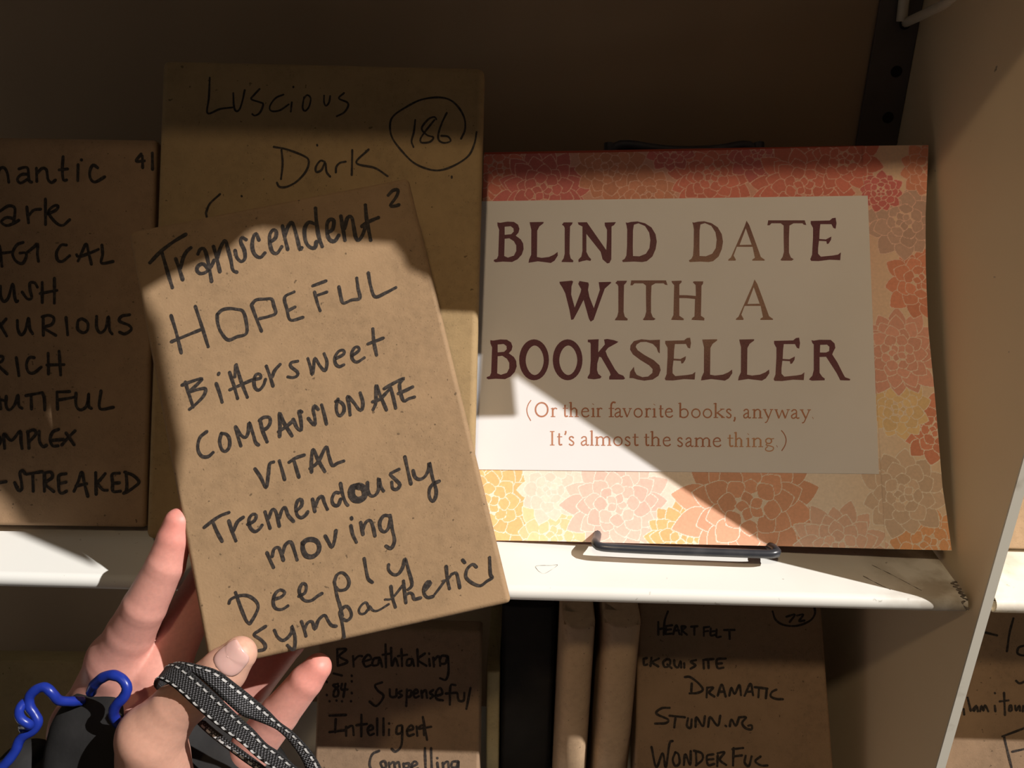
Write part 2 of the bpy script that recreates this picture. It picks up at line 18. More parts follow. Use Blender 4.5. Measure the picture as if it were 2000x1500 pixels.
TITLE = [(0,0,[[900,17981,1061,17951,1486,18017,1858,17995,2100,17827,2184,17578,2135,17359,1980,17169,2275,16946,2412,16698,2444,16371,2344,16045,2112,15775,1798,15615,1270,15647,847,15612,740,15679,764,15760,922,15813,997,16003,1006,16824,1017,17538,915,17787],[1332,17710,1677,17739,1839,17610,1859,17417,1713,17265,1342,17231],[1347,16995,1612,17025,1880,16841,2017,16593,2024,16266,1897,15995,1556,15878,1342,15973]]),(0,0,[[2760,17966,3564,17972,3554,17890,3320,17701,3207,17455,3215,15900,3478,15844,3897,15894,4183,16027,4380,16187,4393,15970,4213,15674,4006,15541,3691,15587,3271,15645,2737,15563,2770,15769,2881,16039,2863,17514,2789,17817]]),(0,0.05,[[4712,17929,5222,17922,5186,17813,5072,17678,5062,17050,5060,16072,5126,15801,5283,15664,5258,15573,4606,15590,4631,15670,4724,15805,4784,16075,4768,17600,4715,17710,4609,17793]]),(0,0.05,[[5510,17918,6023,17922,7123,16268,7158,16862,7161,17460,7041,17706,7030,17887,7664,17900,7561,17727,7420,17647,7409,15726,7306,15512,7177,15486,6917,15730,6812,16163,6001,17229,6008,16171,6139,15899,6280,15736,6244,15640,6037,15685,5777,15633,5570,15570,5558,15716,5723,15903,5784,16227,5773,17668,5553,17781]]),(0,0.15,[[8209,17881,8313,17853,8520,17904,8882,17927,9295,17812,9655,17564,9884,17155,9948,16723,9879,16293,9697,15865,9389,15600,9132,15549,8670,15580,8053,15559,8012,15656,8156,15746,8249,15933,8286,16471,8297,17445,8261,17690],[8675,17739,8933,17817,9294,17650,9524,17267,9589,16834,9536,16350,9339,16030,8979,15883,8620,15903,8610,16468,8622,17387]]),(0.15,0.6,[[11926,17842,12026,17813,12227,17865,12579,17887,12978,17773,13324,17525,13542,17118,13599,16687,13527,16258,13346,15832,13043,15567,12794,15516,12347,15547,11748,15526,11709,15622,11850,15712,11942,15899,11984,16436,12006,17407,11974,17651],[12376,17700,12627,17778,12975,17611,13194,17230,13252,16798,13194,16315,13000,15996,12650,15849,12301,15869,12299,16432,12321,17349]]),(0.2,0.75,[[14910,17887,15056,17628,15315,16822,15642,15782,15853,15621,15836,15568,15161,15574,15188,15654,15315,15732,15204,16370,14350,16379,14164,15876,14285,15636,14259,15583,13857,15586,13883,15666,14011,15771,14432,16725,14803,17577],[14861,17442,14503,16484,15157,16493]]),(0.1,0.35,[[16094,17892,18071,17865,18152,17587,18013,17615,17941,17696,17467,17702,17238,17572,17194,16906,17169,16005,17260,15740,17416,15633,17305,15555,16758,15560,16695,15597,16814,15771,16896,16061,16905,16910,16924,17576,16767,17712,16266,17719,16162,17602,16037,17604]]),(0,0.05,[[18394,17823,19413,17836,19566,17967,19740,17991,19778,17671,19717,17353,19595,17408,19504,17622,18909,17630,18857,17258,18821,16781,19176,16750,19479,16916,19447,16721,19316,16511,19217,16486,19197,16644,18803,16675,18739,16253,18728,15937,18871,15767,19489,15824,19786,15874,19948,16003,19897,15558,19333,15589,18739,15516,18344,15530,18298,15625,18405,15887,18487,16891,18505,17422,18388,17663]]),(0,0,[[4501,14437,5198,14501,5278,14445,5188,14172,5172,13694,5377,12946,5700,13828,5731,13998,5564,14307,5629,14477,6125,14385,6159,14269,6114,13962,6196,13553,6443,12908,6773,13958,6706,14402,7377,14418,7410,14363,7049,14024,6789,13279,6433,12233,6270,12132,6170,12301,5868,13385,5576,12775,5316,12269,5185,12235,5081,12811,4840,13764,4671,14107,4536,14313]]),(0.1,0.3,[[7746,14476,8284,14473,8245,14367,8123,14235,8106,13626,8095,12678,8161,12415,8326,12284,8298,12195,7610,12207,7637,12285,7736,12416,7802,12679,7801,14157,7746,14264,7635,14344]]),(0.35,0.3,[[8521,14492,10439,14478,10524,14205,10388,14232,10317,14311,9857,14314,9638,14185,9610,13531,9606,12646,9701,12386,9855,12282,9748,12205,9218,12206,9155,12242,9267,12413,9341,12699,9330,13532,9332,14187,9177,14319,8691,14322,8593,14207,8472,14208]]),(0.35,0.5,[[10740,14442,11291,14459,11303,14371,11172,14237,11166,13629,11540,13627,12068,13578,12063,14197,11904,14367,11969,14414,12485,14410,12463,14262,12384,14161,12360,13321,12329,12452,12519,12318,12504,12185,11813,12220,11847,12320,11976,12420,12021,13403,11538,13459,11164,13461,11154,12455,11397,12288,11383,12201,10708,12223,10741,12323,10832,12490,10887,14205,10771,14341]]),(0.65,0.6,[[15269,14499,15415,14243,15674,13447,16002,12420,16214,12262,16197,12210,15519,12211,15546,12290,15673,12368,15563,12999,14704,13003,14516,12503,14638,12266,14611,12213,14207,12214,14234,12293,14362,12398,14787,13346,15160,14191],[15218,14058,14858,13108,15515,13121]]),(0,0,[[653,11081,811,11055,1229,11123,1596,11107,1835,10951,1918,10718,1870,10511,1717,10330,2008,10123,2142,9892,2174,9583,2076,9274,1847,9017,1538,8862,1017,8885,600,8848,495,8909,519,8986,674,9038,748,9218,757,9992,767,10665,667,10899],[1078,10832,1418,10863,1578,10744,1597,10562,1454,10417,1088,10381],[1093,10158,1354,10189,1619,10019,1754,9788,1760,9479,1635,9221,1299,9107,1088,9194]]),(0,0,[[3970,9964,3957,9738,3912,9521,3838,9321,3738,9145,3614,9001,3473,8894,3318,8828,3157,8805,2995,8827,2838,8892,2693,8998,2564,9141,2457,9316,2377,9516,2325,9734,2305,9960,2317,10188,2361,10406,2434,10608,2535,10785,2660,10931,2802,11039,2958,11105,3121,11128,3284,11105,3441,11039,3587,10931,3715,10786,3821,10609,3901,10408,3951,10190],[3679,9937,3668,9771,3631,9597,3569,9434,3488,9295,3392,9189,3288,9122,3189,9099,3090,9121,2984,9187,2885,9293,2799,9432,2732,9594,2689,9769,2672,9934,2683,10100,2720,10275,2782,10439,2863,10579,2960,10686,3064,10753,3163,10776,3263,10754,3370,10687,3469,10580,3555,10440,3621,10277,3663,10102]]),(0,0,[[5833,9968,5819,9743,5774,9526,5699,9327,5598,9152,5475,9009,5334,8902,5180,8836,5020,8813,4859,8835,4703,8899,4560,9005,4433,9148,4328,9322,4249,9522,4200,9739,4181,9964,4194,10191,4239,10409,4313,10610,4414,10786,4538,10931,4681,11039,4836,11105,4997,11128,5159,11105,5315,11039,5459,10931,5586,10787,5690,10611,5767,10411,5816,10193],[5545,9941,5533,9776,5494,9602,5432,9440,5351,9301,5255,9196,5152,9129,5053,9106,4955,9128,4850,9194,4752,9299,4667,9438,4602,9600,4561,9774,4545,9938,4557,10104,4595,10278,4657,10441,4739,10581,4835,10688,4939,10754,5038,10777,5137,10755,5242,10688,5340,10582,5424,10442,5489,10280,5530,10105]]),(0,0.05,[[6120,11106,6724,11133,6714,10998,6701,10398,7065,10837,7039,10998,7012,11117,7195,11149,7562,11079,7807,10988,7719,10918,7249,10650,7103,10462,7198,10195,7616,9450,7824,9186,8083,9081,8177,8922,8083,8869,7305,8866,7305,9025,7383,9131,7330,9290,6859,10114,6754,10141,6651,9767,6637,9394,6706,9182,6889,9023,6811,8927,6472,8873,6133,8914,6117,8993,6236,9206,6284,9926,6279,10837,6252,10944,6121,10971]]),(0.3,0.2,[[10084,11105,10069,10333,9977,10412,9901,10652,9695,10865,9332,10988,9021,10972,8813,10838,8760,10704,8864,10518,9226,10252,9742,9960,10049,9670,10114,9405,9994,9088,9684,8876,9220,8811,8859,8872,8601,8951,8410,8950,8446,9294,8654,9586,8695,9348,8808,9136,9118,9006,9427,9044,9660,9245,9677,9457,9482,9668,9018,9959,8603,10277,8448,10544,8474,10784,8657,11025,9073,11132,9540,11079]]),(0.45,0.2,[[10373,11043,11398,11069,11550,11197,11725,11222,11771,10915,11717,10609,11593,10660,11496,10864,10897,10864,10854,10506,10829,10046,11188,10022,11489,10185,11462,9997,11335,9793,11235,9767,11212,9920,10814,9944,10760,9537,10757,9233,10905,9071,11527,9135,11825,9186,11985,9313,11945,8884,11375,8907,10779,8828,10381,8836,10332,8927,10433,9181,10491,10148,10495,10659,10371,10889]]),(0.55,0.1,[[12380,11116,13190,11132,13178,11053,12936,10871,12815,10637,12777,9161,13040,9111,13464,9164,13757,9293,13960,9448,13967,9243,13777,8959,13564,8830,13248,8870,12826,8919,12284,8835,12324,9030,12444,9289,12470,10688,12404,10975]]),(0.15,0.15,[[14372,11116,15176,11131,15164,11053,14922,10872,14801,10638,14753,9168,15015,9118,15435,9171,15727,9300,15930,9455,15935,9250,15745,8967,15532,8839,15219,8878,14801,8928,14263,8843,14304,9038,14425,9296,14458,10690,14395,10975]]),(0.05,0.2,[[16232,11041,17244,11066,17396,11195,17569,11220,17608,10913,17550,10606,17429,10657,17336,10861,16746,10861,16696,10503,16664,10043,17017,10018,17316,10182,17286,9993,17158,9789,17059,9763,17039,9916,16646,9941,16586,9533,16578,9228,16720,9066,17334,9129,17629,9181,17789,9308,17741,8878,17181,8901,16591,8823,16199,8831,16152,8922,16257,9176,16332,10144,16346,10656,16228,10887]]),(0.02,0.08,[[18210,11078,18335,11052,18637,11104,19236,11094,19428,10895,19459,10659,19336,10424,19282,10294,19539,9851,19813,9230,19905,9049,20173,8947,20145,8869,19651,8878,19468,9280,18954,10163,18614,10152,18585,9277,18717,9070,18847,8967,18834,8874,18163,8850,18016,8912,18068,8990,18197,9120,18281,9432,18328,10842,18255,10921],[18667,10816,19027,10832,19147,10711,19124,10476,18962,10397,18638,10397]])]
CAPTION = [('(',2735,6757,3055,6760,2727,7250),('O',3216,6761,4006,6768,3209,7253),('r',4116,6769,4476,6772,4110,7260),('t',4772,6774,5068,6777,4767,7265),('h',5110,6777,5658,6782,5106,7267),('e',5776,6779,6227,6782,5773,7268),('i',6311,6783,6571,6785,6308,7272),('r',6605,6786,6948,6788,6602,7274),('f',7254,6787,7660,6790,7253,7275),('a',7589,6785,8048,6789,7588,7273),('v',8036,6785,8536,6789,8036,7272),('o',8632,6786,9131,6790,8633,7272),('r',9235,6791,9587,6794,9236,7277),('i',9629,6790,9890,6792,9631,7276),('t',9989,6793,10250,6795,9992,7278),('e',10320,6796,10758,6799,10324,7281),('b',11048,6781,11604,6786,11053,7265),('o',11727,6787,12241,6791,11733,7270),('o',12343,6788,12855,6792,12350,7271),('k',12917,6793,13522,6798,12924,7275),('s',13571,6794,13897,6797,13579,7276),(',',13958,6793,14121,6794,13967,7275),('a',14487,6789,14893,6793,14497,7270),('n',14974,6789,15522,6794,14985,7270),('y',15542,6790,16067,6794,15553,7270),('w',16148,6787,16942,6794,16161,7266),('a',16995,6790,17437,6794,17008,7268),('y',17477,6790,18039,6795,17492,7268),('.',18079,6791,18219,6792,18094,7268),('I',4073,5199,4355,5202,4067,5685),('t',4473,5203,4768,5207,4468,5689),("'",4852,5208,5012,5210,4847,5693),('s',5096,5211,5440,5214,5091,5696),('a',5767,5214,6215,5219,5763,5699),('l',6257,5215,6495,5218,6254,5700),('m',6549,5215,7437,5225,6547,5698),('o',7529,5222,8048,5228,7528,5705),('s',8131,5224,8492,5229,8131,5707),('t',8566,5225,8906,5229,8567,5707),('t',9187,5228,9485,5232,9189,5710),('h',9526,5228,10103,5235,9528,5709),('e',10189,5232,10629,5237,10193,5712),('s',10951,5211,11291,5215,10955,5691),('a',11393,5212,11831,5217,11399,5691),('m',11884,5214,12778,5224,11890,5692),('e',12851,5225,13307,5230,12859,5703),('t',13624,5230,13956,5234,13632,5707),('h',13981,5230,14483,5236,13990,5706),('i',14596,5237,14867,5240,14606,5713),('n',14911,5237,15516,5244,14922,5712),('g',15585,5244,16096,5250,15596,5719),('.',16160,5247,16309,5249,16172,5722),(')',16429,5250,16770,5254,16442,5724)]
STAND_TOP = [(0.04479,0.51313,1.31068),(0.04617,0.51868,1.31962),(0.04934,0.52127,1.32418),(0.05634,0.52139,1.32544),(0.07432,0.51848,1.32359),(0.09015,0.51674,1.32327),(0.10732,0.5159,1.32455),(0.12157,0.5161,1.32704),(0.12637,0.5149,1.32588),(0.12911,0.51222,1.32208),(0.13005,0.50659,1.31335)]
STAND_LIP = [(0.03929,0.3819,1.1415),(0.07419,0.38068,1.1415),(0.13068,0.37952,1.1415)]
HAND = {'index':[(-0.15965,0.34052,1.17742,0.00665),(-0.16151,0.33771,1.17025,0.00784),(-0.16582,0.33321,1.15819,0.00881),(-0.17729,0.32933,1.13742,0.01012),(-0.18696,0.33026,1.1207,0.0113),(-0.19686,0.33088,1.1033,0.013)],'middle':[(-0.13914,0.36003,1.15666,0.00859),(-0.15298,0.35728,1.13995,0.0097),(-0.16579,0.34637,1.11826,0.01095),(-0.1761,0.33197,1.0967,0.0121)],'ring':[(-0.10497,0.34489,1.12612,0.0083),(-0.11645,0.34384,1.10772,0.00944),(-0.1362,0.34067,1.08204,0.01091),(-0.16178,0.3333,1.0662,0.01195)],'little':[(-0.09612,0.32377,1.10905,0.00659),(-0.10171,0.32143,1.10254,0.00794),(-0.11551,0.3181,1.0845,0.00938),(-0.13071,0.31576,1.06326,0.01053),(-0.14491,0.31614,1.04,0.01231)],'thumb':[(-0.124,0.30211,1.13479,0.0077),(-0.131,0.29991,1.12728,0.01022),(-0.14186,0.29747,1.11802,0.01049),(-0.15393,0.2954,1.10827,0.01147),(-0.16558,0.29214,1.09442,0.01525),(-0.16925,0.29252,1.05561,0.01683)],'palm_a':[(-0.19839,0.33345,1.101,0.01311),(-0.21882,0.33069,1.05979,0.01615),(-0.22738,0.31722,1.0101,0.02385),(-0.22086,0.30351,0.95099,0.03203)],'palm_b':[(-0.17656,0.33282,1.09592,0.01162),(-0.19946,0.32373,1.01836,0.0213),(-0.21815,0.30358,0.95103,0.02986)],'palm_c':[(-0.16178,0.3333,1.0662,0.01195),(-0.18046,0.31779,1.00399,0.01997),(-0.20988,0.3016,0.94617,0.0285)],'palm_d':[(-0.14491,0.31614,1.04,0.0118),(-0.16208,0.30694,0.99215,0.01789),(-0.20988,0.3016,0.94617,0.02714)],'web':[(-0.19561,0.33514,1.08827,0.01177),(-0.18027,0.31942,1.07915,0.01098),(-0.16916,0.29886,1.08109,0.01189)],'base':[(-0.16925,0.29252,1.05561,0.01587),(-0.20135,0.29697,0.98468,0.02338),(-0.21796,0.30032,0.94356,0.02986)],'arm':[(-0.21796,0.30032,0.94356,0.0304),(-0.22682,0.26854,0.85747,0.03708),(-0.23564,0.23259,0.76185,0.04169)]}
POUCH = {'a':[(-0.18863,0.31516,1.07522,0.02258),(-0.19524,0.29708,1.02864,0.02794)],'a2':[(-0.2037,0.31358,1.07361,0.02131),(-0.20842,0.29598,1.02941,0.02488)],'b':[(-0.16926,0.31652,1.06931,0.01751),(-0.13903,0.30752,1.04476,0.02708),(-0.12699,0.29425,1.0139,0.02758)],'c':[(-0.23751,0.30587,1.04772,0.02001),(-0.21211,0.29946,1.03203,0.02251)]}
VIEW = [-0.32309,0.68588,-0.65206]
CORD_TAIL = [(-0.24139,0.29015,1.07097),(-0.23584,0.29236,1.07581),(-0.23172,0.29473,1.08106),(-0.23016,0.29647,1.08498),(-0.22763,0.29767,1.08761),(-0.22367,0.29871,1.08983),(-0.22163,0.30027,1.09333),(-0.22336,0.30174,1.09677),(-0.22556,0.30301,1.09977),(-0.22567,0.3049,1.10409),(-0.22244,0.30631,1.10717),(-0.21868,0.30674,1.108),(-0.21531,0.30572,1.10554),(-0.21363,0.30659,1.1006),(-0.21041,0.30983,1.09689),(-0.20844,0.31506,1.0923)]
CORD_KNOT = [(-0.22812,0.29947,1.08764),(-0.22968,0.30099,1.08981),(-0.22321,0.29674,1.09493),(-0.22583,0.29636,1.09828),(-0.22825,0.29887,1.1),(-0.22849,0.30238,1.10119),(-0.22781,0.3057,1.1005)]
CORD_ARCH = [(-0.2009,0.31179,1.10099),(-0.19685,0.30896,1.10808),(-0.19102,0.30699,1.11433),(-0.18557,0.30592,1.11716),(-0.18059,0.30447,1.11639),(-0.17793,0.30253,1.1132),(-0.17923,0.30082,1.10935),(-0.18266,0.29977,1.1057),(-0.18484,0.29967,1.10146),(-0.18498,0.29981,1.09764),(-0.18456,0.3012,1.09257)]
STRAP_A = [[(-0.15759,0.31323,1.11351),(-0.15861,0.30686,1.12097),(-0.15691,0.30184,1.12725),(-0.15247,0.29711,1.13273),(-0.14694,0.29316,1.13584),(-0.14073,0.28974,1.13462),(-0.13137,0.28593,1.12829),(-0.12524,0.28447,1.12193),(-0.11982,0.28431,1.11449),(-0.11529,0.28431,1.10881),(-0.10991,0.28286,1.10252),(-0.10454,0.28228,1.09824),(-0.09865,0.28117,1.09272),(-0.09248,0.27961,1.08614),(-0.08406,0.27665,1.06804),(-0.07978,0.26738,1.02742),(-0.07884,0.25364,0.97673)],[(-0.16341,0.30964,1.10005),(-0.16559,0.30458,1.11054),(-0.1638,0.29991,1.11762),(-0.1604,0.29558,1.12406),(-0.15588,0.29191,1.12785),(-0.14894,0.28827,1.12747),(-0.13951,0.28446,1.12112),(-0.13264,0.28282,1.1149),(-0.12716,0.28284,1.10867),(-0.12114,0.28235,1.1032),(-0.1151,0.28108,1.0973),(-0.11102,0.28106,1.09296),(-0.10411,0.27992,1.08869),(-0.09902,0.27917,1.08266),(-0.09203,0.27633,1.06489),(-0.08884,0.26744,1.02519),(-0.08857,0.25411,0.97544)]]
STRAP_B = [[(-0.15654,0.31517,1.11242),(-0.1567,0.30901,1.12031),(-0.15439,0.30356,1.12698),(-0.15065,0.29916,1.13185),(-0.14509,0.29434,1.13628),(-0.13914,0.29231,1.13687),(-0.12994,0.29078,1.13519),(-0.12142,0.28945,1.12851),(-0.11656,0.29076,1.12143),(-0.10974,0.29019,1.11379),(-0.10498,0.28916,1.10849),(-0.09838,0.28807,1.10298),(-0.091,0.28571,1.09455),(-0.08605,0.2831,1.08562),(-0.07972,0.27912,1.06528),(-0.07576,0.26972,1.02437),(-0.07471,0.25583,0.97333)],[(-0.16122,0.31314,1.10797),(-0.16013,0.30743,1.11683),(-0.15751,0.30306,1.12322),(-0.15308,0.29854,1.12916),(-0.14676,0.29367,1.13371),(-0.13903,0.29037,1.13242),(-0.13189,0.28738,1.12805),(-0.12574,0.28591,1.12168),(-0.12056,0.28669,1.11446),(-0.11594,0.28851,1.1102),(-0.10991,0.2885,1.10718),(-0.10565,0.28844,1.10413),(-0.10015,0.28704,1.09796),(-0.09406,0.28382,1.0876),(-0.08773,0.2788,1.06212),(-0.08487,0.26978,1.02213),(-0.0845,0.2563,0.97204)]]
STRAP_C = [[(-0.15017,0.30814,1.09607),(-0.14609,0.30325,1.09571),(-0.13852,0.29792,1.0942),(-0.13077,0.29366,1.09236),(-0.12254,0.28998,1.08911),(-0.11284,0.28663,1.08379),(-0.10343,0.28316,1.07549)],[(-0.1525,0.30713,1.09385),(-0.14839,0.30216,1.0933),(-0.1408,0.29674,1.09159),(-0.13255,0.29231,1.08936),(-0.12431,0.28864,1.08613),(-0.11461,0.28539,1.08102),(-0.10567,0.28201,1.07293)]]
NAIL = [(-0.12581,0.29989,1.13664),[0.69091,0.29976,0.65786],0.00676,0.00676]
SHADE_OUTLINE = [(0.1808,1.6822),(0.1752,1.6088),(0.187,1.6268),(0.1979,1.6591),(0.2092,1.6918),(0.2118,1.7106),(0.2124,1.7127),(0.2226,1.7067),(0.2344,1.6963),(0.2412,1.6903),(0.2505,1.6892),(0.2536,1.6856),(0.2602,1.6696),(0.2689,1.6478),(0.2721,1.6346),(0.2822,1.6104),(0.2816,1.5999),(0.2797,1.5916),(0.2826,1.5756),(0.2803,1.5634),(0.2779,1.5563)]
SPX = [0.02542,0.04519,0.04976,0.07268]
SPZ = 1.06098
OLX = [-0.02268,-0.0136]
OLZ = 0.98311
EXQR = [83.54,65.13]


# ------------------------------------------------------------------ camera, sky, sun, lamp, exposure
CAM_Z = 1.40                                   # eye level of the phone above the floor (m)
cam_d = bpy.data.cameras.new('camera')
cam_d.sensor_width = 36.0
cam_d.lens = 36.0 * 1700.0 / 2000.0
cam_d.clip_start = 0.01
cam = bpy.data.objects.new('camera', cam_d)
COL.objects.link(cam)
r_, u_, f_ = [Vector(v) for v in CAM_ROT]
mw = Matrix((r_, u_, -f_)).transposed().to_4x4()
mw.translation = Vector((0, 0, CAM_Z))
cam.matrix_world = mw
scene.camera = cam

world = bpy.data.worlds.new('shop_air')
scene.world = world
world.use_nodes = True
bg = world.node_tree.nodes['Background']
bg.inputs[0].default_value = (1.0, 0.87, 0.78, 1)
bg.inputs[1].default_value = 0.03

SUN_DIR = Vector((-1.0, 0.42, -1.04)).normalized()
sun_d = bpy.data.lights.new('window_sun', 'SUN')
sun_d.energy = 5.2
sun_d.angle = math.radians(0.5)
sun_d.color = (1.0, 0.95, 0.90)
sun = bpy.data.objects.new('window_sun', sun_d)
COL.objects.link(sun)
sun.rotation_euler = SUN_DIR.to_track_quat('-Z', 'Y').to_euler()
sun.location = (1.5, -0.3, 3.0)

lamp_d = bpy.data.lights.new('ceiling_spot', 'SPOT')
lamp_d.shadow_soft_size = 0.05
lamp_d.energy = 31.0
lamp_d.color = (1.0, 0.74, 0.46)
lamp_d.spot_size = math.radians(46)
lamp_d.spot_blend = 1.0
lamp = bpy.data.objects.new('ceiling_spot', lamp_d)
COL.objects.link(lamp)
lamp.location = (-0.12, -0.764, CAM_Z + 1.175)
lamp.rotation_euler = (Vector((0.36, 0.42, 1.20)) - lamp.location).to_track_quat('-Z', 'Y').to_euler()

scene.view_settings.view_transform = 'Standard'
scene.view_settings.look = 'None'
scene.view_settings.gamma = 1.0
scene.view_settings.exposure = 0.0
scene.view_settings.use_curve_mapping = False

# ------------------------------------------------------------------ materials
def mat(name, col, rough=0.6, spec=0.35, noise=None, bump=None, metallic=0.0, sub=None):
    m = bpy.data.materials.new(name)
    m.use_nodes = True
    nt = m.node_tree
    b = nt.nodes['Principled BSDF']
    b.inputs['Base Color'].default_value = (*col, 1)
    b.inputs['Roughness'].default_value = rough
    b.inputs['Specular IOR Level'].default_value = spec
    b.inputs['Metallic'].default_value = metallic
    if sub:
        b.inputs['Subsurface Weight'].default_value = sub[0]
        b.inputs['Subsurface Radius'].default_value = sub[1]
        b.inputs['Subsurface Scale'].default_value = sub[2]
    tc = nt.nodes.new('ShaderNodeTexCoord')
    last = None
    for (scale, detail, lo, hi, c2, sx) in (noise or []):
        mp = nt.nodes.new('ShaderNodeMapping')
        mp.inputs['Scale'].default_value = sx
        nt.links.new(tc.outputs['Object'], mp.inputs['Vector'])
        n = nt.nodes.new('ShaderNodeTexNoise')
        n.inputs['Scale'].default_value = scale
        n.inputs['Detail'].default_value = detail
        nt.links.new(mp.outputs[0], n.inputs['Vector'])
        rmp = nt.nodes.new('ShaderNodeMapRange')
        rmp.inputs['From Min'].default_value = lo
        rmp.inputs['From Max'].default_value = hi
        nt.links.new(n.outputs['Fac'], rmp.inputs['Value'])
        mx = nt.nodes.new('ShaderNodeMix')
        mx.data_type = 'RGBA'
        nt.links.new(rmp.outputs[0], mx.inputs['Factor'])
        if last is None:
            mx.inputs[6].default_value = (*col, 1)
        else:
            nt.links.new(last, mx.inputs[6])
        mx.inputs[7].default_value = (*c2, 1)
        last = mx.outputs[2]
    if last is not None:
        nt.links.new(last, b.inputs['Base Color'])
    if bump:
        n = nt.nodes.new('ShaderNodeTexNoise')
        n.inputs['Scale'].default_value = bump[0]
        n.inputs['Detail'].default_value = 4
        nt.links.new(tc.outputs['Object'], n.inputs['Vector'])
        bp = nt.nodes.new('ShaderNodeBump')
        bp.inputs['Strength'].default_value = bump[1]
        bp.inputs['Distance'].default_value = bump[2]
        nt.links.new(n.outputs['Fac'], bp.inputs['Height'])
        nt.links.new(bp.outputs[0], b.inputs['Normal'])
    return m

def attr_mat(name, attr, rough=0.7, spec=0.2, noise=0.06, nscale=900, sub=None):
    m = bpy.data.materials.new(name)
    m.use_nodes = True
    nt = m.node_tree
    b = nt.nodes['Principled BSDF']
    b.inputs['Roughness'].default_value = rough
    b.inputs['Specular IOR Level'].default_value = spec
    if sub:
        b.inputs['Subsurface Weight'].default_value = sub[0]
        b.inputs['Subsurface Radius'].default_value = sub[1]
        b.inputs['Subsurface Scale'].default_value = sub[2]
    a = nt.nodes.new('ShaderNodeAttribute')
    a.attribute_name = attr
    tc = nt.nodes.new('ShaderNodeTexCoord')
    n = nt.nodes.new('ShaderNodeTexNoise')
    n.inputs['Scale'].default_value = nscale
    n.inputs['Detail'].default_value = 3
    nt.links.new(tc.outputs['Object'], n.inputs['Vector'])
    mr = nt.nodes.new('ShaderNodeMapRange')
    mr.inputs['From Min'].default_value = 0.3
    mr.inputs['From Max'].default_value = 0.7
    mr.inputs['To Min'].default_value = 1 - noise
    mr.inputs['To Max'].default_value = 1 + noise
    nt.links.new(n.outputs['Fac'], mr.inputs['Value'])
    v = nt.nodes.new('ShaderNodeVectorMath')
    v.operation = 'SCALE'
    nt.links.new(a.outputs['Color'], v.inputs[0])
    nt.links.new(mr.outputs[0], v.inputs['Scale'])
    nt.links.new(v.outputs[0], b.inputs['Base Color'])
    return m

ONE = (1, 1, 1)
KRAFT_C = (0.315, 0.206, 0.114)
def kraft(name, c, f=1.0):
    d = lambda k: tuple(min(1, x * k) for x in c)
    return mat(name, c, 0.72, 0.25,
               noise=[(260, 5, .35, .7, d(.84), (1, 1, 1)), (1500, 2, .62, .72, d(.62), (1, 1, .45)),
                      (38, 3, .4, .75, d(1.09), ONE), (420, 1, .74, .78, d(.45), ONE)],
               bump=(900, .25, .0004))
M = {}
M['kraft'] = kraft('kraft_paper', KRAFT_C)
M['kraft_b'] = kraft('kraft_paper_yellowish', (0.36, 0.25, 0.125))
M['kraft_c'] = kraft('kraft_paper_brown', (0.33, 0.21, 0.12))
M['kraft_d'] = kraft('kraft_paper_dull', (0.27, 0.18, 0.112))
M['kraft_l'] = kraft('kraft_paper_light', (0.46, 0.32, 0.20))
M['kraft_o'] = kraft('kraft_paper_olive', (0.34, 0.27, 0.14))
M['ink'] = mat('black_marker', (0.030, 0.025, 0.023), 0.6, 0.12, noise=[(700, 3, .45, .75, (0.075, 0.06, 0.05), ONE)])
M['shelf'] = mat('white_enamel', (0.80, 0.80, 0.76), 0.38, 0.45,
                 noise=[(14, 4, .5, .85, (0.74, 0.73, 0.68), ONE), (160, 5, .70, .76, (0.36, 0.34, 0.30), ONE)], bump=(60, .05, .001))
M['shelf_dirty'] = mat('worn_white_enamel', (0.80, 0.78, 0.70), 0.5, 0.4,
                 noise=[(40, 6, .45, .7, (0.55, 0.50, 0.42), ONE), (160, 5, .66, .74, (0.30, 0.27, 0.22), ONE)], bump=(120, .3, .001))
M['upright'] = mat('beige_enamel', (0.85, 0.70, 0.48), 0.5, 0.35,
                   noise=[(9, 3, .4, .8, (0.80, 0.65, 0.44), ONE), (140, 4, .72, .77, (0.30, 0.24, 0.17), ONE)], bump=(300, .06, .0006))
M['edge'] = mat('cream_edge', (0.66, 0.64, 0.56), 0.45, 0.4, noise=[(60, 5, .6, .74, (0.45, 0.42, 0.35), ONE), (170, 4, .70, .73, (0.08, 0.07, 0.06), ONE)])
M['back'] = mat('brown_board', (0.36, 0.26, 0.17), 0.75, 0.2, noise=[(7, 4, .4, .75, (0.31, 0.22, 0.145), (1, 1, .4))])
M['standard'] = mat('dark_steel', (0.10, 0.085, 0.08), 0.55, 0.4, noise=[(30, 3, .4, .8, (0.07, 0.06, 0.055), ONE)])
M['hole'] = mat('slot_dark', (0.02, 0.018, 0.016), 0.9, 0.1, noise=[(50, 2, .4, .8, (0.015, 0.012, 0.01), ONE)])
M['bracket'] = mat('cream_steel', (0.55, 0.51, 0.42), 0.45, 0.4, noise=[(30, 3, .4, .8, (0.45, 0.41, 0.33), ONE)])
M['wire'] = mat('black_coated_wire', (0.035, 0.037, 0.045), 0.28, 0.5, noise=[(90, 3, .5, .8, (0.06, 0.062, 0.07), ONE)])
M['card'] = mat('white_print_paper', (0.84, 0.83, 0.84), 0.55, 0.3, noise=[(18, 3, .4, .8, (0.80, 0.79, 0.79), ONE)], bump=(1200, .06, .0003))
M['red_board'] = mat('red_backing', (0.62, 0.10, 0.06), 0.6, 0.3, noise=[(60, 3, .4, .8, (0.52, 0.08, 0.05), ONE)])
M['floral'] = attr_mat('floral_print', 'print', 0.6, 0.25, 0.05, 700)
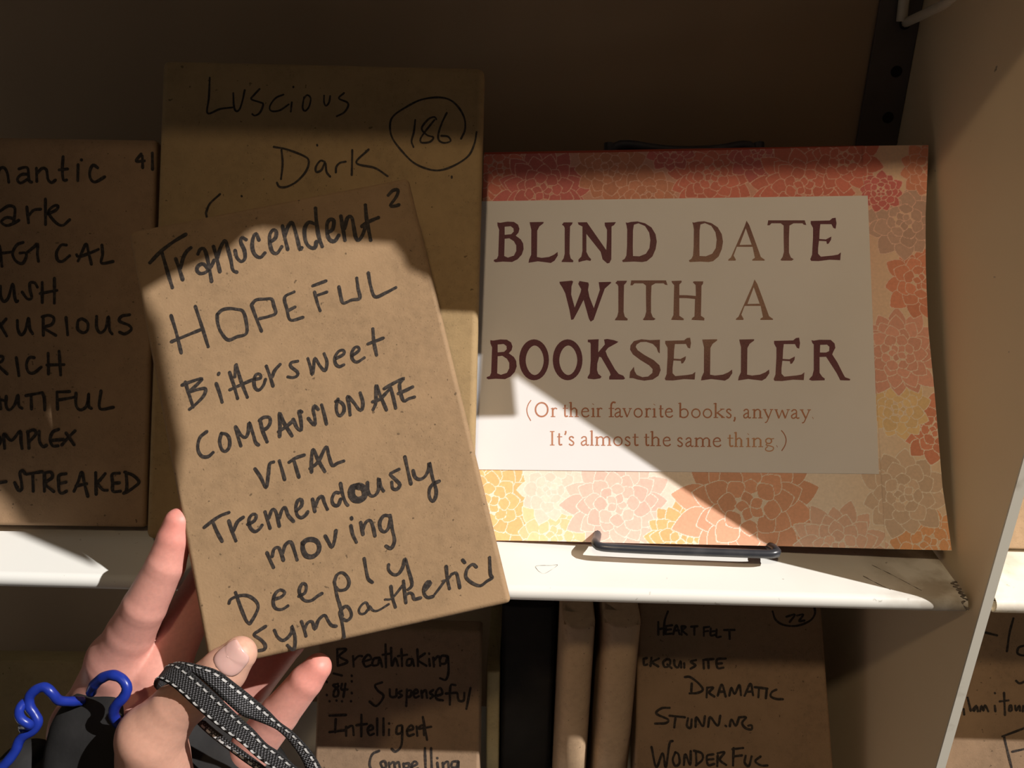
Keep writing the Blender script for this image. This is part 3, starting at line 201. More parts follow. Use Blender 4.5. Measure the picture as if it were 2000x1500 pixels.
M['letter'] = attr_mat('letter_ink', 'print', 0.6, 0.25, 0.16, 1600)
M['skin'] = attr_mat('skin', 'flush', 0.48, 0.40, 0.05, 500, sub=(0.22, (1.0, 0.35, 0.2), 0.004))
M['nail'] = mat('thumb_nail', (0.66, 0.40, 0.36), 0.25, 0.5, noise=[(150, 3, .4, .8, (0.70, 0.44, 0.39), ONE)], sub=(0.15, (1, .4, .25), 0.002))
M['pouch'] = mat('black_fabric', (0.016, 0.0155, 0.0155), 0.7, 0.2, noise=[(120, 4, .4, .8, (0.021, 0.02, 0.02), ONE)], bump=(160, .25, .001))
M['cord'] = mat('blue_plastic', (0.010, 0.026, 0.24), 0.32, 0.4, noise=[(70, 3, .4, .8, (0.012, 0.036, 0.30), ONE)])
M['dash'] = mat('reflective_thread', (0.66, 0.66, 0.66), 0.5, 0.5, noise=[(900, 3, .4, .8, (0.5, 0.5, 0.5), ONE)])
M['dirt'] = mat('dark_scuff', (0.10, 0.085, 0.07), 0.9, 0.1, noise=[(300, 4, .4, .7, (0.26, 0.23, 0.2), ONE)])
M['floor'] = mat('dark_floor', (0.06, 0.05, 0.045), 0.6, 0.3, noise=[(6, 4, .4, .8, (0.045, 0.04, 0.035), ONE)])
M['shadecard'] = mat('grey_card', (0.4, 0.38, 0.35), 0.8, 0.2, noise=[(10, 3, .4, .8, (0.36, 0.34, 0.31), ONE)])

# smeared grime towards the right-hand end of the middle shelf
def smear():
    m = M['shelf'].copy(); m.name = 'white_enamel_smeared'
    nt = m.node_tree; b = nt.nodes['Principled BSDF']
    src = b.inputs['Base Color'].links[0].from_socket
    tc = nt.nodes.new('ShaderNodeTexCoord'); sx = nt.nodes.new('ShaderNodeSeparateXYZ')
    nt.links.new(tc.outputs['Object'], sx.inputs[0])
    r = nt.nodes.new('ShaderNodeMapRange'); r.interpolation_type = 'SMOOTHSTEP'
    r.inputs['From Min'].default_value = .355; r.inputs['From Max'].default_value = .425
    nt.links.new(sx.outputs[0], r.inputs['Value'])
    n = nt.nodes.new('ShaderNodeTexNoise'); n.inputs['Scale'].default_value = 55; n.inputs['Detail'].default_value = 5
    nt.links.new(tc.outputs['Object'], n.inputs['Vector'])
    r2 = nt.nodes.new('ShaderNodeMapRange'); r2.inputs['From Min'].default_value = .38; r2.inputs['From Max'].default_value = .62
    nt.links.new(n.outputs['Fac'], r2.inputs['Value'])
    mu = nt.nodes.new('ShaderNodeMath'); mu.operation = 'MULTIPLY'
    nt.links.new(r.outputs[0], mu.inputs[0]); nt.links.new(r2.outputs[0], mu.inputs[1])
    mx = nt.nodes.new('ShaderNodeMix'); mx.data_type = 'RGBA'
    nt.links.new(mu.outputs[0], mx.inputs['Factor']); nt.links.new(src, mx.inputs[6])
    mx.inputs[7].default_value = (.40, .36, .30, 1)
    nt.links.new(mx.outputs[2], b.inputs['Base Color'])
    return m
M['shelf_smear'] = smear()

# webbing: weave from the strap's own coordinates
def webbing():
    m = bpy.data.materials.new('woven_webbing')
    m.use_nodes = True
    nt = m.node_tree
    b = nt.nodes['Principled BSDF']
    b.inputs['Roughness'].default_value = 0.7
    a = nt.nodes.new('ShaderNodeAttribute'); a.attribute_name = 'weave'
    sx = nt.nodes.new('ShaderNodeSeparateXYZ')
    nt.links.new(a.outputs['Vector'], sx.inputs[0])
    def math_(op, x, y=None):
        n = nt.nodes.new('ShaderNodeMath'); n.operation = op
        for i, q in enumerate((x, y)):
            if q is None: continue
            if isinstance(q, (int, float)): n.inputs[i].default_value = q
            else: nt.links.new(q, n.inputs[i])
        return n.outputs[0]
    s1 = math_('SINE', math_('MULTIPLY', sx.outputs[0], 6.283 / 1.5))
    s2 = math_('SINE', math_('MULTIPLY', sx.outputs[1], 6.283 / 1.6))
    pr = math_('MULTIPLY', s1, s2)
    mid = math_('LESS_THAN', math_('ABSOLUTE', math_('SUBTRACT', sx.outputs[2], 0.5)), 0.30)
    fac = math_('MULTIPLY', math_('GREATER_THAN', pr, 0.15), mid)
    mx = nt.nodes.new('ShaderNodeMix'); mx.data_type = 'RGBA'
    mx.inputs[6].default_value = (0.016, 0.016, 0.017, 1)
    mx.inputs[7].default_value = (0.17, 0.17, 0.185, 1)
    nt.links.new(fac, mx.inputs['Factor'])
    nt.links.new(mx.outputs[2], b.inputs['Base Color'])
    bp = nt.nodes.new('ShaderNodeBump')
    bp.inputs['Strength'].default_value = 0.7
    bp.inputs['Distance'].default_value = 0.0004
    nt.links.new(math_('ADD', pr, s1), bp.inputs['Height'])
    nt.links.new(bp.outputs[0], b.inputs['Normal'])
    return m
M['web'] = webbing()

# ------------------------------------------------------------------ helpers
def link(name, me, parent=None, loc=None):
    """link a mesh given in world coordinates; its origin moves to loc"""
    o = bpy.data.objects.new(name, me)
    COL.objects.link(o)
    if loc is not None:
        loc = Vector(loc)
        me.transform(Matrix.Translation(-loc))
        o.location = loc
    if parent is not None:
        o.parent = parent
        p = Vector(parent_world(parent))
        o.location = (Vector(o.location) - p)
    return o
def parent_world(o):
    p = Vector((0, 0, 0))
    while o is not None:
        p += Vector(o.location); o = o.parent
    return p
def tag(o, label=None, cat=None, group=None, kind=None):
    if label: o['label'] = label
    if cat: o['category'] = cat
    if group: o['group'] = group
    if kind: o['kind'] = kind
    return o
def empty(name, loc):
    o = bpy.data.objects.new(name, None)
    o.empty_display_size = 0.02
    COL.objects.link(o)
    o.location = loc
    return o
def mesh(name, verts, faces, m, smooth=False):
    me = bpy.data.meshes.new(name)
    me.from_pydata([tuple(v) for v in verts], [], faces)
    me.materials.append(m)
    if smooth:
        me.polygons.foreach_set('use_smooth', [True] * len(me.polygons))
    me.update()
    return me
def bm_mesh(name, bm, m, smooth=False):
    bmesh.ops.recalc_face_normals(bm, faces=bm.faces)
    me = bpy.data.meshes.new(name)
    bm.to_mesh(me); bm.free()
    me.materials.append(m)
    if smooth:
        me.polygons.foreach_set('use_smooth', [True] * len(me.polygons))
    return me
def bm_box(bm, x0, x1, y0, y1, z0, z1, bev=0.0):
    r = bmesh.ops.create_cube(bm, size=1)
    for v in r['verts']:
        v.co = Vector((x0 + (v.co.x + .5) * (x1 - x0), y0 + (v.co.y + .5) * (y1 - y0), z0 + (v.co.z + .5) * (z1 - z0)))
    if bev:
        es = list({e for v in r['verts'] for e in v.link_edges})
        bmesh.ops.bevel(bm, geom=es, offset=bev, segments=2, affect='EDGES', profile=.5)
    return bm
def catmull(pts, step):
    P_ = [np.array(p, float) for p in pts]
    if len(P_) < 3:
        a, b = P_[0], P_[-1]
        n = max(2, int(np.linalg.norm(b - a) / step) + 1)
        return [a + (b - a) * t for t in np.linspace(0, 1, n)]
    out = []
    for i in range(len(P_) - 1):
        p1, p2 = P_[i], P_[i + 1]
        p0 = P_[i - 1] if i else 2 * p1 - p2
        p3 = P_[i + 2] if i + 2 < len(P_) else 2 * p2 - p1
        n = max(2, int(np.linalg.norm(p2 - p1) / step) + 1)
        for t in np.linspace(0, 1, n, endpoint=False):
            out.append(.5 * (2 * p1 + (p2 - p0) * t + (2 * p0 - 5 * p1 + 4 * p2 - p3) * t * t + (3 * p1 - p0 - 3 * p2 + p3) * t ** 3))
    out.append(P_[-1])
    return out
def tube(bm, pts, r, seg=10, step=0.0015, wob=0.0):
    C_ = catmull(pts, step)
    n = len(C_)
    up = Vector((0.2, -1, 0.3)).normalized()
    rings = []
    for i, c in enumerate(C_):
        a = Vector(C_[max(i - 1, 0)]); b = Vector(C_[min(i + 1, n - 1)])
        t = (b - a)
        if t.length < 1e-9: continue
        t.normalize()
        s = t.cross(up)
        if s.length < 1e-4: s = t.cross(Vector((1, 0, 0)))
        s.normalize(); w = s.cross(t).normalized(); up = w
        rr = r * (1 + wob * math.sin(i * .9) * .5 + wob * random.uniform(-.5, .5))
        rings.append([bm.verts.new(Vector(c) + s * (rr * math.cos(2 * math.pi * k / seg)) + w * (rr * math.sin(2 * math.pi * k / seg))) for k in range(seg)])
    for i in range(len(rings) - 1):
        for k in range(seg):
            bm.faces.new((rings[i][k], rings[i][(k + 1) % seg], rings[i + 1][(k + 1) % seg], rings[i + 1][k]))
    bm.faces.new(rings[0][::-1]); bm.faces.new(rings[-1])
class Plane:
    def __init__(s, name):
        o, u, v, n = PLANES[name]
        s.o, s.u, s.v, s.n = Vector(o), Vector(u), Vector(v), Vector(n)
    def p(s, a, b, h=0.0):                     # millimetres on the plane
        return s.o + s.u * (a * .001) + s.v * (b * .001) + s.n * (h * .001)

# pen strokes as flat ribbons lying on a paper face
def pen_mesh(name, pl, strokes, m, k=0.1, h0=0.12, wk=1.0):
    verts, faces = [], []
    for si, s in enumerate(strokes):
        w = s[0] * k * wk
        pts = [(s[i] * k, s[i + 1] * k) for i in range(1, len(s), 2)]
        C_ = catmull(pts, 0.9)
        n = len(C_)
        h = h0 + si * 0.0012
        ph = random.uniform(0, 6)
        L, R_ = [], []
        for i, c in enumerate(C_):
            a, b = C_[max(i - 1, 0)], C_[min(i + 1, n - 1)]
            t = b - a
            l = np.linalg.norm(t)
            t = t / l if l > 1e-9 else np.array([1., 0])
            nn = np.array([-t[1], t[0]])
            e = min(i, n - 1 - i) / max(1, n - 1)
            ww = w * .5 * (0.97 + .10 * math.sin(ph + i * .35) + .05 * random.uniform(-1, 1))
            L.append(c + nn * ww); R_.append(c - nn * ww)
        base = len(verts)
        for a, b in zip(L, R_):
            verts.append(pl.p(a[0], a[1], h)); verts.append(pl.p(b[0], b[1], h))
        for i in range(n - 1):
            q = base + 2 * i
            faces.append((q, q + 1, q + 3, q + 2))
        for end in (0, n - 1):                 # round caps
            c = C_[end]
            d = (C_[0] - C_[1]) if end == 0 else (C_[-1] - C_[-2])
            a0 = math.atan2(d[1], d[0])
            b0 = len(verts)
            verts.append(pl.p(c[0], c[1], h))
            for j in range(7):
                an = a0 - math.pi / 2 + math.pi * j / 6
                verts.append(pl.p(c[0] + w * .48 * math.cos(an), c[1] + w * .48 * math.sin(an), h))
            for j in range(6):
                faces.append((b0, b0 + 1 + j, b0 + 2 + j))
    return mesh(name, verts, faces, m)

# paper-wrapped book: four face corners (mm on the plane), thickness behind the face
def book_mesh(name, pl, quad, t, m, bev=2.2, puff=0.5, nu=14, nv=20):
    bm = bmesh.new()
    c = [Vector(q) for q in quad]              # BL BR TR TL
    vs = []
    for h in (0, -t):
        for q in c:
            vs.append(bm.verts.new(pl.p(q[0], q[1], h)))
    f = [(0, 1, 2, 3), (7, 6, 5, 4), (0, 4, 5, 1), (1, 5, 6, 2), (2, 6, 7, 3), (3, 7, 4, 0)]
    for q in f: bm.faces.new([vs[i] for i in q])
    bmesh.ops.bevel(bm, geom=list(bm.edges), offset=bev * .001, segments=4, affect='EDGES', profile=.5)
    me = bm_mesh(name, bm, m, True)
    return me
def book(name, plname, quad, t, m, label, cat='book', ink=(), bev=2.2, group=None):
    pl = Plane(plname)
    b = book_mesh(name, pl, quad, t, m, bev)
    cx = (quad[0][0] + quad[1][0]) / 2; cy = (quad[0][1] + quad[1][1]) / 2
    o = link(name, b, None, pl.p(cx, cy, -t / 2))
    mod = o.modifiers.new('edge_normals', 'WEIGHTED_NORMAL'); mod.keep_sharp = True
    tag(o, label, cat, group)
    for nm, strokes in ink:
        i = link(nm, pen_mesh(nm, pl, strokes, M['ink']), o, None)
    return o

# ------------------------------------------------------------------ the bookcase
S, S2, S3 = CAM_Z - .268, CAM_Z + .062, CAM_Z - .535
XU, XU2, YB, YF = .2238, .2284, .5555, .3615
fl = link('floor', mesh('floor', [(-3, -3, 0), (3, -3, 0), (3, 1.2, 0), (-3, 1.2, 0)], [(0, 1, 2, 3)], M['floor']))
tag(fl, kind='structure')

case = empty('bookcase', (0, YB, 0))
tag(case, 'painted bookcase with brown back board and thin beige upright between two bays', 'bookcase')
bm = bmesh.new(); bm_box(bm, -.66, .90, YB, YB + .012, 0, CAM_Z + .62, .001)
link('back_panel', bm_mesh('back_panel', bm, M['back']), case, (0, YB, .5))
bm = bmesh.new(); bm_box(bm, XU, XU2, .3503, YB - .0005, 0.001, CAM_Z + .60, .0006)
up_me = bm_mesh('upright_panel', bm, M['upright'])
upo = link('upright_panel', up_me, case, (XU, .45, .5))
# worn cream front edge of the upright
bm = bmesh.new(); bm_box(bm, XU - .0001, XU2 + .0001, .3495, .3505, 0.001, CAM_Z + .60)
es = link('front_edge', bm_mesh('front_edge', bm, M['edge']), upo, (XU, .356, 1.0))
tag(es, 'cream chipped front edge')
# slotted standard at the back, with holes, and the bracket it carries
st_o = None
bm = bmesh.new()
bm_box(bm, XU - .0248, XU - .0001, YB - .003, YB - .0003, .05, CAM_Z + .58, .0006)
st_o = link('shelf_standard', bm_mesh('shelf_standard', bm, M['standard']), case, (XU - .012, YB, .6))
tag(st_o, 'dark perforated steel strip')
for k in range(-4, 3):
    bm = bmesh.new()
    z = CAM_Z - .0337 + k * .0263
    r = bmesh.ops.create_cone(bm, cap_ends=True, segments=18, radius1=.0033, radius2=.0033, depth=.0006)
    for v in r['verts']:
        v.co = Vector((XU - .0085 + v.co.x, YB - .0031 + v.co.z, z + v.co.y))
    link('peg_hole', bm_mesh('peg_hole', bm, M['hole']), st_o, (XU - .0085, YB - .003, z))
bm = bmesh.new()
tube(bm, [(.2140, .548, CAM_Z - .0068), (.2130, .518, CAM_Z - .001), (.2105, .485, CAM_Z + .0062), (.209, .44, CAM_Z + .03), (.209, .39, CAM_Z + .058)], .0026, 10, .004)
tube(bm, [(.2115, .5485, CAM_Z - .0062), (.2100, .5485, CAM_Z + .02), (.2095, .548, CAM_Z + .06)], .0030, 10, .004)
br = link('shelf_bracket', bm_mesh('shelf_bracket', bm, M['bracket'], True), case, (.22, .57, CAM_Z))
tag(br, 'pale metal bracket arm')
# unseen tab added on the upright's edge, shaped to shade the sign
bm = bmesh.new()
cp = [(.3292, .051), (.3378, .0285), (.3460, .0445), (.352, .056), (.352, .083), (.338, .0625)]
ca = [bm.verts.new((XU - .0008, y, CAM_Z + z)) for y, z in cp]; cb = [bm.verts.new((XU + .0002, y, CAM_Z + z)) for y, z in cp]
bm.faces.new(ca); bm.faces.new(cb[::-1])
for i in range(6): bm.faces.new((ca[i], cb[i], cb[(i + 1) % 6], ca[(i + 1) % 6]))
link('shade_tab', bm_mesh('shade_tab', bm, M['bracket']), case, (XU, .34, CAM_Z + .05))

def shelf(name, x0, x1, z, m, label, curl=True):
    """sheet-metal shelf; the front edge rolls forward and under"""
    r, th = .0042, .0011
    prof = [(YB - .001, z), (YF, z)]
    for k in range(1, 19):
        a = math.radians(90 + 250 * k / 18)
        prof.append((YF + r * math.cos(a), z - r + r * math.sin(a)))
    inner = [(YB - .001, z - th), (YF, z - th)]
    for k in range(1, 19):
        a = math.radians(90 + 250 * k / 18)
        inner.append((YF + (r - th) * math.cos(a), z - r + (r - th) * math.sin(a)))
    bm = bmesh.new()
    n = len(prof)
    cols = []
    xs = [x0, x1]
    for x in xs:
        cols.append([bm.verts.new((x, a, b)) for a, b in prof] + [bm.verts.new((x, a, b)) for a, b in inner])
    for i in range(n - 1):
        bm.faces.new((cols[0][i], cols[0][i + 1], cols[1][i + 1], cols[1][i]))
        bm.faces.new((cols[1][n + i], cols[1][n + i + 1], cols[0][n + i + 1], cols[0][n + i]))
        for c in (0, 1):
            bm.faces.new((cols[c][i], cols[c][i + 1], cols[c][n + i + 1], cols[c][n + i]))
    bm.faces.new((cols[0][0], cols[1][0], cols[1][n], cols[0][n]))
    bm.faces.new((cols[0][n - 1], cols[1][n - 1], cols[1][2 * n - 1], cols[0][2 * n - 1]))
    o = link(name, bm_mesh(name, bm, m, True), None, ((x0 + x1) / 2, YB, z))
    o.modifiers.new('edge_normals', 'WEIGHTED_NORMAL')
    me = o.data
    # keep the sheet's ends crisp
    return tag(o, label, 'shelf')
mid = shelf('metal_shelf', -.62, .2220, S, M['shelf_smear'], 'white metal shelf with rolled front edge under the floral sign')
shelf('metal_shelf', 0.2362, .88, S, M['shelf_dirty'], 'worn white shelf right of the upright, its rolled end visible')
shelf('metal_shelf', -.62, .2220, S3, M['shelf'], 'lower white shelf under the standing spine-out books')
shelf('metal_shelf', 0.2305, .88, S3, M['shelf_dirty'], 'lower shelf of the bay right of the upright')
shelf('metal_shelf', -.62, .2220, S2, M['shelf'], 'upper shelf above the tall kraft book')
shelf('metal_shelf', 0.2305, .88, S2, M['shelf'], 'upper shelf of the bay right of the upright')
# scuffs and a chipped heart-shaped outline on the middle shelf
def scuff(pts, r):
    bm = bmesh.new()
    tube(bm, [(x, y, S + .00005) for x, y in pts], r, 5, .0012, .9)
    link('scuff_mark', bm_mesh('scuff_mark', bm, M['dirt']), mid, (pts[0][0], pts[0][1], S))
scuff([(.184, .386), (.192, .377), (.199, .368), (.2015, .365)], .00016)
scuff([(.176, .376), (.181, .370), (.186, .365)], .0002)
hx, hy = .0125, .376
scuff([(hx - .004, hy - .003), (hx - .0055, hy + .001), (hx - .002, hy + .002), (hx + .0025, hy + .0022), (hx + .006, hy + .003), (hx + .004, hy), (hx - .001, hy - .005), (hx - .004, hy - .003)], .00010)
# grime packed into the shelf's right-hand end
bm = bmesh.new()
grime = [(.2222 - .0013 * abs(math.sin(i * 2.1)) - .0009 * (i % 3), .3565 + .0009 * i) for i in range(20)]
tube(bm, [(x, y, S - (.0042 - math.sqrt(max(0, .0042 ** 2 - max(0, YF - y) ** 2))) + .0000) for x, y in grime], .00042, 6, .0006, .9)
link('grime', bm_mesh('grime', bm, M['dirt']), mid, (.222, .365, S))
# ------------------------------------------------------------------ books
book('wrapped_book', 'held', [(-.08, .33), (139.1, -2.1), (135.7, 207), (-.08, 208.5)], 15, M['kraft'],
     'sunlit kraft-wrapped book held up in the hand, lettered Transcendent to sympathetic', ink=[('handwriting', INK['held'])], bev=2.4)
book('wrapped_book', 'lus', [(0, -1.5), (173.5, 0), (174.3, 255.8), (0, 256.3)], 14, M['kraft_b'],
     'large kraft-wrapped book lettered Luscious Dark, leaning behind the held one', ink=[('handwriting', INK['lus']), ('circled_number', INK['cir'])], bev=3.5)
book('wrapped_book', 'man', [(0, 0), (169.3, 0), (169.6, 211.8), (0, 211.8)], 13, M['kraft_c'],
     'brown wrapped book at far left of the middle shelf, words ending in STREAKED', ink=[('handwriting', INK['man'])], bev=2.2)
book('wrapped_book', 'tan', [(-75, 8), (45, 8), (45, 137.9), (-75, 136)], 20, M['kraft_o'],
     'plain kraft-wrapped book on the lower shelf behind the hand', bev=1.5)
book('wrapped_book', 'bre', [(-56, 12), (55, 12), (53.6, 167), (-54.8, 167)], 26, M['kraft_d'],
     'dim kraft-wrapped book lettered Breathtaking, below the held book', ink=[('handwriting', INK['bre']), ('boxed_number', INK['num'])])
book('wrapped_book', 'exq', [(-51, 13), (EXQR[0], 13), (EXQR[1], 215), (-51, 215)], 26, M['kraft_d'],
     'kraft-wrapped book lettered Exquisite to Wonderful, under the shelf by the upright', ink=[('handwriting', INK['exq']), ('circled_number', INK['num2'])])
book('wrapped_book', 'rlo', [(-38, 9), (120, 9), (120, 222), (-38, 222)], 22, M['kraft_d'],
     'kraft-wrapped book with partly hidden writing, lower shelf right of the upright', ink=[('handwriting', INK['rlo'])])
book('wrapped_book', 'rup', [(-22, 0), (120, 0), (120, 190), (-22, 190)], 8, M['kraft_l'],
     'pale kraft-wrapped book at right edge, standing on the worn shelf', bev=1.2)

def spine_book(name, x0, x1, y0, depth, h, m, label, z0=S3, rnd=.006, group=None):
    """book standing spine out: rounded spine towards the viewer, folded paper at its head"""
    bm = bmesh.new()
    prof = []
    n = 10
    w = x1 - x0
    for k in range(n + 1):
        t = k / n
        prof.append((x0 + w * t, y0 + rnd * (2 * t - 1) ** 4 + rnd * .35 * (2 * t - 1) ** 2))
    prof += [(x1, y0 + depth), (x0, y0 + depth)]
    zs = [z0 + .0002, z0 + h * .5, z0 + h - .002, z0 + h]
    rings = []
    for i, z in enumerate(zs):
        s = .9 if i == 3 else 1.0
        cx = (x0 + x1) / 2; cy = y0 + depth / 2
        rings.append([bm.verts.new((cx + (a - cx) * s, cy + (b - cy) * (1 - (1 - s) * .25), z)) for a, b in prof])
    L_ = len(prof)
    for i in range(3):
        for k in range(L_):
            bm.faces.new((rings[i][k], rings[i][(k + 1) % L_], rings[i + 1][(k + 1) % L_], rings[i + 1][k]))
    bm.faces.new(rings[0][::-1]); bm.faces.new(rings[-1])
    o = link(name, bm_mesh(name, bm, m, True), None, ((x0 + x1) / 2, y0 + depth / 2, z0))
    o.modifiers.new('edge_normals', 'WEIGHTED_NORMAL')
    # overlapping end fold at the head of the wrapping
    bm = bmesh.new()
    z = z0 + h
    a = bm.verts.new((x0 + .0006, y0 + .004, z - .0018)); b = bm.verts.new((x1 - .0006, y0 + .003, z - .0018))
    c = bm.verts.new((x1 - .002, y0 + .020, z + .0012)); d = bm.verts.new(((x0 + x1) / 2, y0 + .034, z + .0022)); e = bm.verts.new((x0 + .002, y0 + .020, z + .0010))
    bm.faces.new((a, b, c, d, e))
    r = bmesh.ops.solidify(bm, geom=list(bm.faces), thickness=.0004)
    link('end_fold', bm_mesh('end_fold', bm, m), o, ((x0 + x1) / 2, y0, z))
    return tag(o, label, 'book', group)
ZT = SPZ - S3
spine_book('wrapped_book', SPX[0], SPX[1], .42, .10, ZT - .002, M['kraft_l'], 'slim kraft book standing spine out, left one of the pair')
spine_book('wrapped_book', SPX[2], SPX[3], .42, .10, ZT, M['kraft_l'], 'kraft book standing spine out, beside the Exquisite book')
spine_book('thin_book', OLX[0], OLX[1], .465, .08, OLZ - S3, M['kraft_o'], 'thin olive book standing in the gap beside the Breathtaking book', rnd=.001)
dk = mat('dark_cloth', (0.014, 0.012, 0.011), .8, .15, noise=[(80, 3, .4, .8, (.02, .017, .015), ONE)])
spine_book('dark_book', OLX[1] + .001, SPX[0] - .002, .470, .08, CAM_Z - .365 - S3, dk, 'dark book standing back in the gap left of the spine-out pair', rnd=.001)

# ------------------------------------------------------------------ the sign on its wire easel
sp = Plane('sign')
W_, H_ = 243.0, 216.0
COLS = dict(R=(.80, .25, .19), R3=(.74, .21, .20), R4=(.76, .33, .22), R2=(.85, .36, .24), S=(.86, .46, .30), S2=(.87, .46, .36),
            M=(.66, .44, .36), O1=(.96, .58, .26), O2=(.95, .52, .28), Y=(.97, .72, .40), P=(.95, .64, .53), P2=(.92, .62, .48), P3=(.80, .62, .48), C0=(.97, .80, .66))
def floral(u, v):
    """colour of the dahlia print at sheet points (mm)"""
    n = len(u)
    tv = np.clip((v - 60) / 130, 0, 1)[:, None]
    rt = np.clip((u - 190) / 40, 0, 1)[:, None]
    low = np.array([.95, .82, .69]); top = np.array([.80, .42, .33]); rgt = np.array([.93, .72, .52])
    col = low * (1 - tv) + top * tv
    col = col * (1 - rt * .75 * np.ones_like(tv)) + rgt * rt * .75
    line0 = np.array([1., .91, .80]) * (1 - tv) + np.array([.93, .60, .50]) * tv
    r = np.random.default_rng(3)
    for (cu, cv, rad, key) in DAHLIAS:
        c0 = np.array(COLS[key])
        near = np.nonzero((u - cu) ** 2 + (v - cv) ** 2 < (rad * 1.15) ** 2)[0]
        if not len(near): continue
        du, dv = u[near] - cu, v[near] - cv
        rr = np.hypot(du, dv); th = np.arctan2(dv, du)
        cc = col[near].copy(); ln = line0[near]
        fr, npt = ([1, .80, .60, .41, .22], [14, 12, 10, 8, 5]) if rad > 24 else ([1, .74, .48, .25], [11, 9, 7, 5])
        for ro, npet in zip(fr, npt):
            ro = ro * rad
            ri = ro * (.40 if npet != npt[-1] else .02)
            off = r.uniform(0, 6.28)
            for j in range(npet):
                a0 = off + 2 * math.pi * j / npet + r.uniform(-.08, .08)
                ro2 = ro * r.uniform(.90, 1.08)
                da = (th - a0 + math.pi) % (2 * math.pi) - math.pi
                x = rr * np.cos(da); y = np.abs(rr * np.sin(da))
                t = (x - ri) / (ro2 - ri)
                half = math.pi * (ri + ro2) * .5 / npet * 1.22
                sn = np.clip(np.sin(np.pi * np.clip(t, 0, 1) ** .9), 0, 1)
                prof = half * sn ** .9
                inside = (t > 0) & (t < 1) & (y < prof) & (np.cos(da) > 0)
                lw = .34
                fill = inside & (y < half * sn ** .9 - lw - .25 * np.abs(np.cos(np.pi * np.clip(t, 0, 1)))) & (x < ro2 - lw * 2.2)
                cc[inside] = ln[inside]
                sh = r.uniform(.92, 1.06)
                cc[fill] = np.clip(c0 * sh, 0, 1)
        col[near] = cc
    return col
def sheet_grid(name, outline_fn, h, skip=None, step=.36):
    nu = int(W_ / step); nv = int(H_ / step)
    su, sv = np.meshgrid(np.linspace(0, 1, nu), np.linspace(0, 1, nv))
    U, V, Hh = outline_fn(su, sv)
    U = U.ravel(); V = V.ravel(); Hh = Hh.ravel() + h
    o, uu, vv, nn = [np.array(q) for q in (sp.o, sp.u, sp.v, sp.n)]
    Pw = o + np.outer(U, uu) * .001 + np.outer(V, vv) * .001 + np.outer(Hh, nn) * .001
    idx = np.arange(nu * nv).reshape(nv, nu)
    q = np.stack([idx[:-1, :-1], idx[:-1, 1:], idx[1:, 1:], idx[1:, :-1]], -1).reshape(-1, 4)
    if skip is not None:
        keep = ~skip(U[q].mean(1), V[q].mean(1))
        q = q[keep]
    used = np.zeros(nu * nv, bool); used[q.ravel()] = True
    remap = np.cumsum(used) - 1
    Pw = Pw[used]; q = remap[q]
    me = bpy.data.meshes.new(name)
    me.vertices.add(len(Pw)); me.vertices.foreach_set('co', Pw.astype(np.float32).ravel())
    me.loops.add(q.size); me.loops.foreach_set('vertex_index', q.astype(np.int32).ravel())
    me.polygons.add(len(q)); me.polygons.foreach_set('loop_start', np.arange(0, q.size, 4, dtype=np.int32))
    me.update(calc_edges=True); me.validate()
    c = floral(U[used], V[used])
    at = me.color_attributes.new('print', 'FLOAT_COLOR', 'POINT')
    rgba = np.ones((len(Pw), 4), np.float32); rgba[:, :3] = c
    at.data.foreach_set('color', rgba.ravel())
    me.materials.append(M['floral'])
    me.polygons.foreach_set('use_smooth', [True] * len(me.polygons))
    return me
ob = np.array(SHEET)
bot, rgt, topl = ob[:6], ob[5:13], ob[12:][::-1]        # bottom L-R, right B-T, top L-R
def param(poly, t):
    d = np.r_[0, np.cumsum(np.hypot(*np.diff(poly, axis=0).T))]
    d = d / d[-1]
    return np.interp(t, d, poly[:, 0]), np.interp(t, d, poly[:, 1])
def curl(U, V):
    return -2.5 * np.clip((U - 222) / 30, 0, 1.2) ** 2 * np.exp(-((V - 130) / 60) ** 2)
def sheet_outline(su, sv):
    bu, bv = param(bot, su); tu, tv = param(topl, su)
    ru, rv = param(rgt, sv)
    U = bu * (1 - sv) + tu * sv; V = bv * (1 - sv) + tv * sv
    lin_u = bot[-1][0] * (1 - sv) + topl[-1][0] * sv
    U = U + (ru - lin_u) * np.clip((su - .8) / .2, 0, 1)
    return U, V, curl(U, V)
cq = np.array(CARD)
def in_card(U, V):
    m_ = 1.5
    l = np.interp(V, [cq[0][1], cq[3][1]], [cq[0][0], cq[3][0]]); r = np.interp(V, [cq[1][1], cq[2][1]], [cq[1][0], cq[2][0]])
    b = np.interp(U, [cq[0][0], cq[1][0]], [cq[0][1], cq[1][1]]); t = np.interp(U, [cq[3][0], cq[2][0]], [cq[3][1], cq[2][1]])
    return (U > l + m_) & (U < r - m_) & (V > b + m_) & (V < t - m_)
sign = empty('sign', sp.p(120, 0, 0))
tag(sign, 'floral-bordered paper sign reading Blind Date With a Bookseller, on the wire easel', 'sign')
me = sheet_grid('floral_sheet', sheet_outline, 0.35, in_card)
so = link('floral_sheet', me, sign, sp.p(120, 100, 0))
tag(so, 'coral and orange dahlia border print')
# separate print strip pasted down the right-hand side
sx0, sx1 = STRIP[0], STRIP[1]
bm = bmesh.new()
def strip_outline(su, sv):
    U0, V0, _ = sheet_outline(np.ones_like(su), sv)
    lu = sx0[0] * (1 - sv) + sx1[0] * sv
    lv = sx0[1] * (1 - sv) + sx1[1] * sv
    U = lu * (1 - su) + U0 * su; V = lv * (1 - su) + V0 * su
    return U, V, curl(U, V)
def strip_mesh():
    global W_
    keep = W_; W_ = 38.0
    me = sheet_grid('border_strip', strip_outline, 0.62)
    W_ = keep
    return me
link('border_strip', strip_mesh(), sign, sp.p(220, 100, 0))
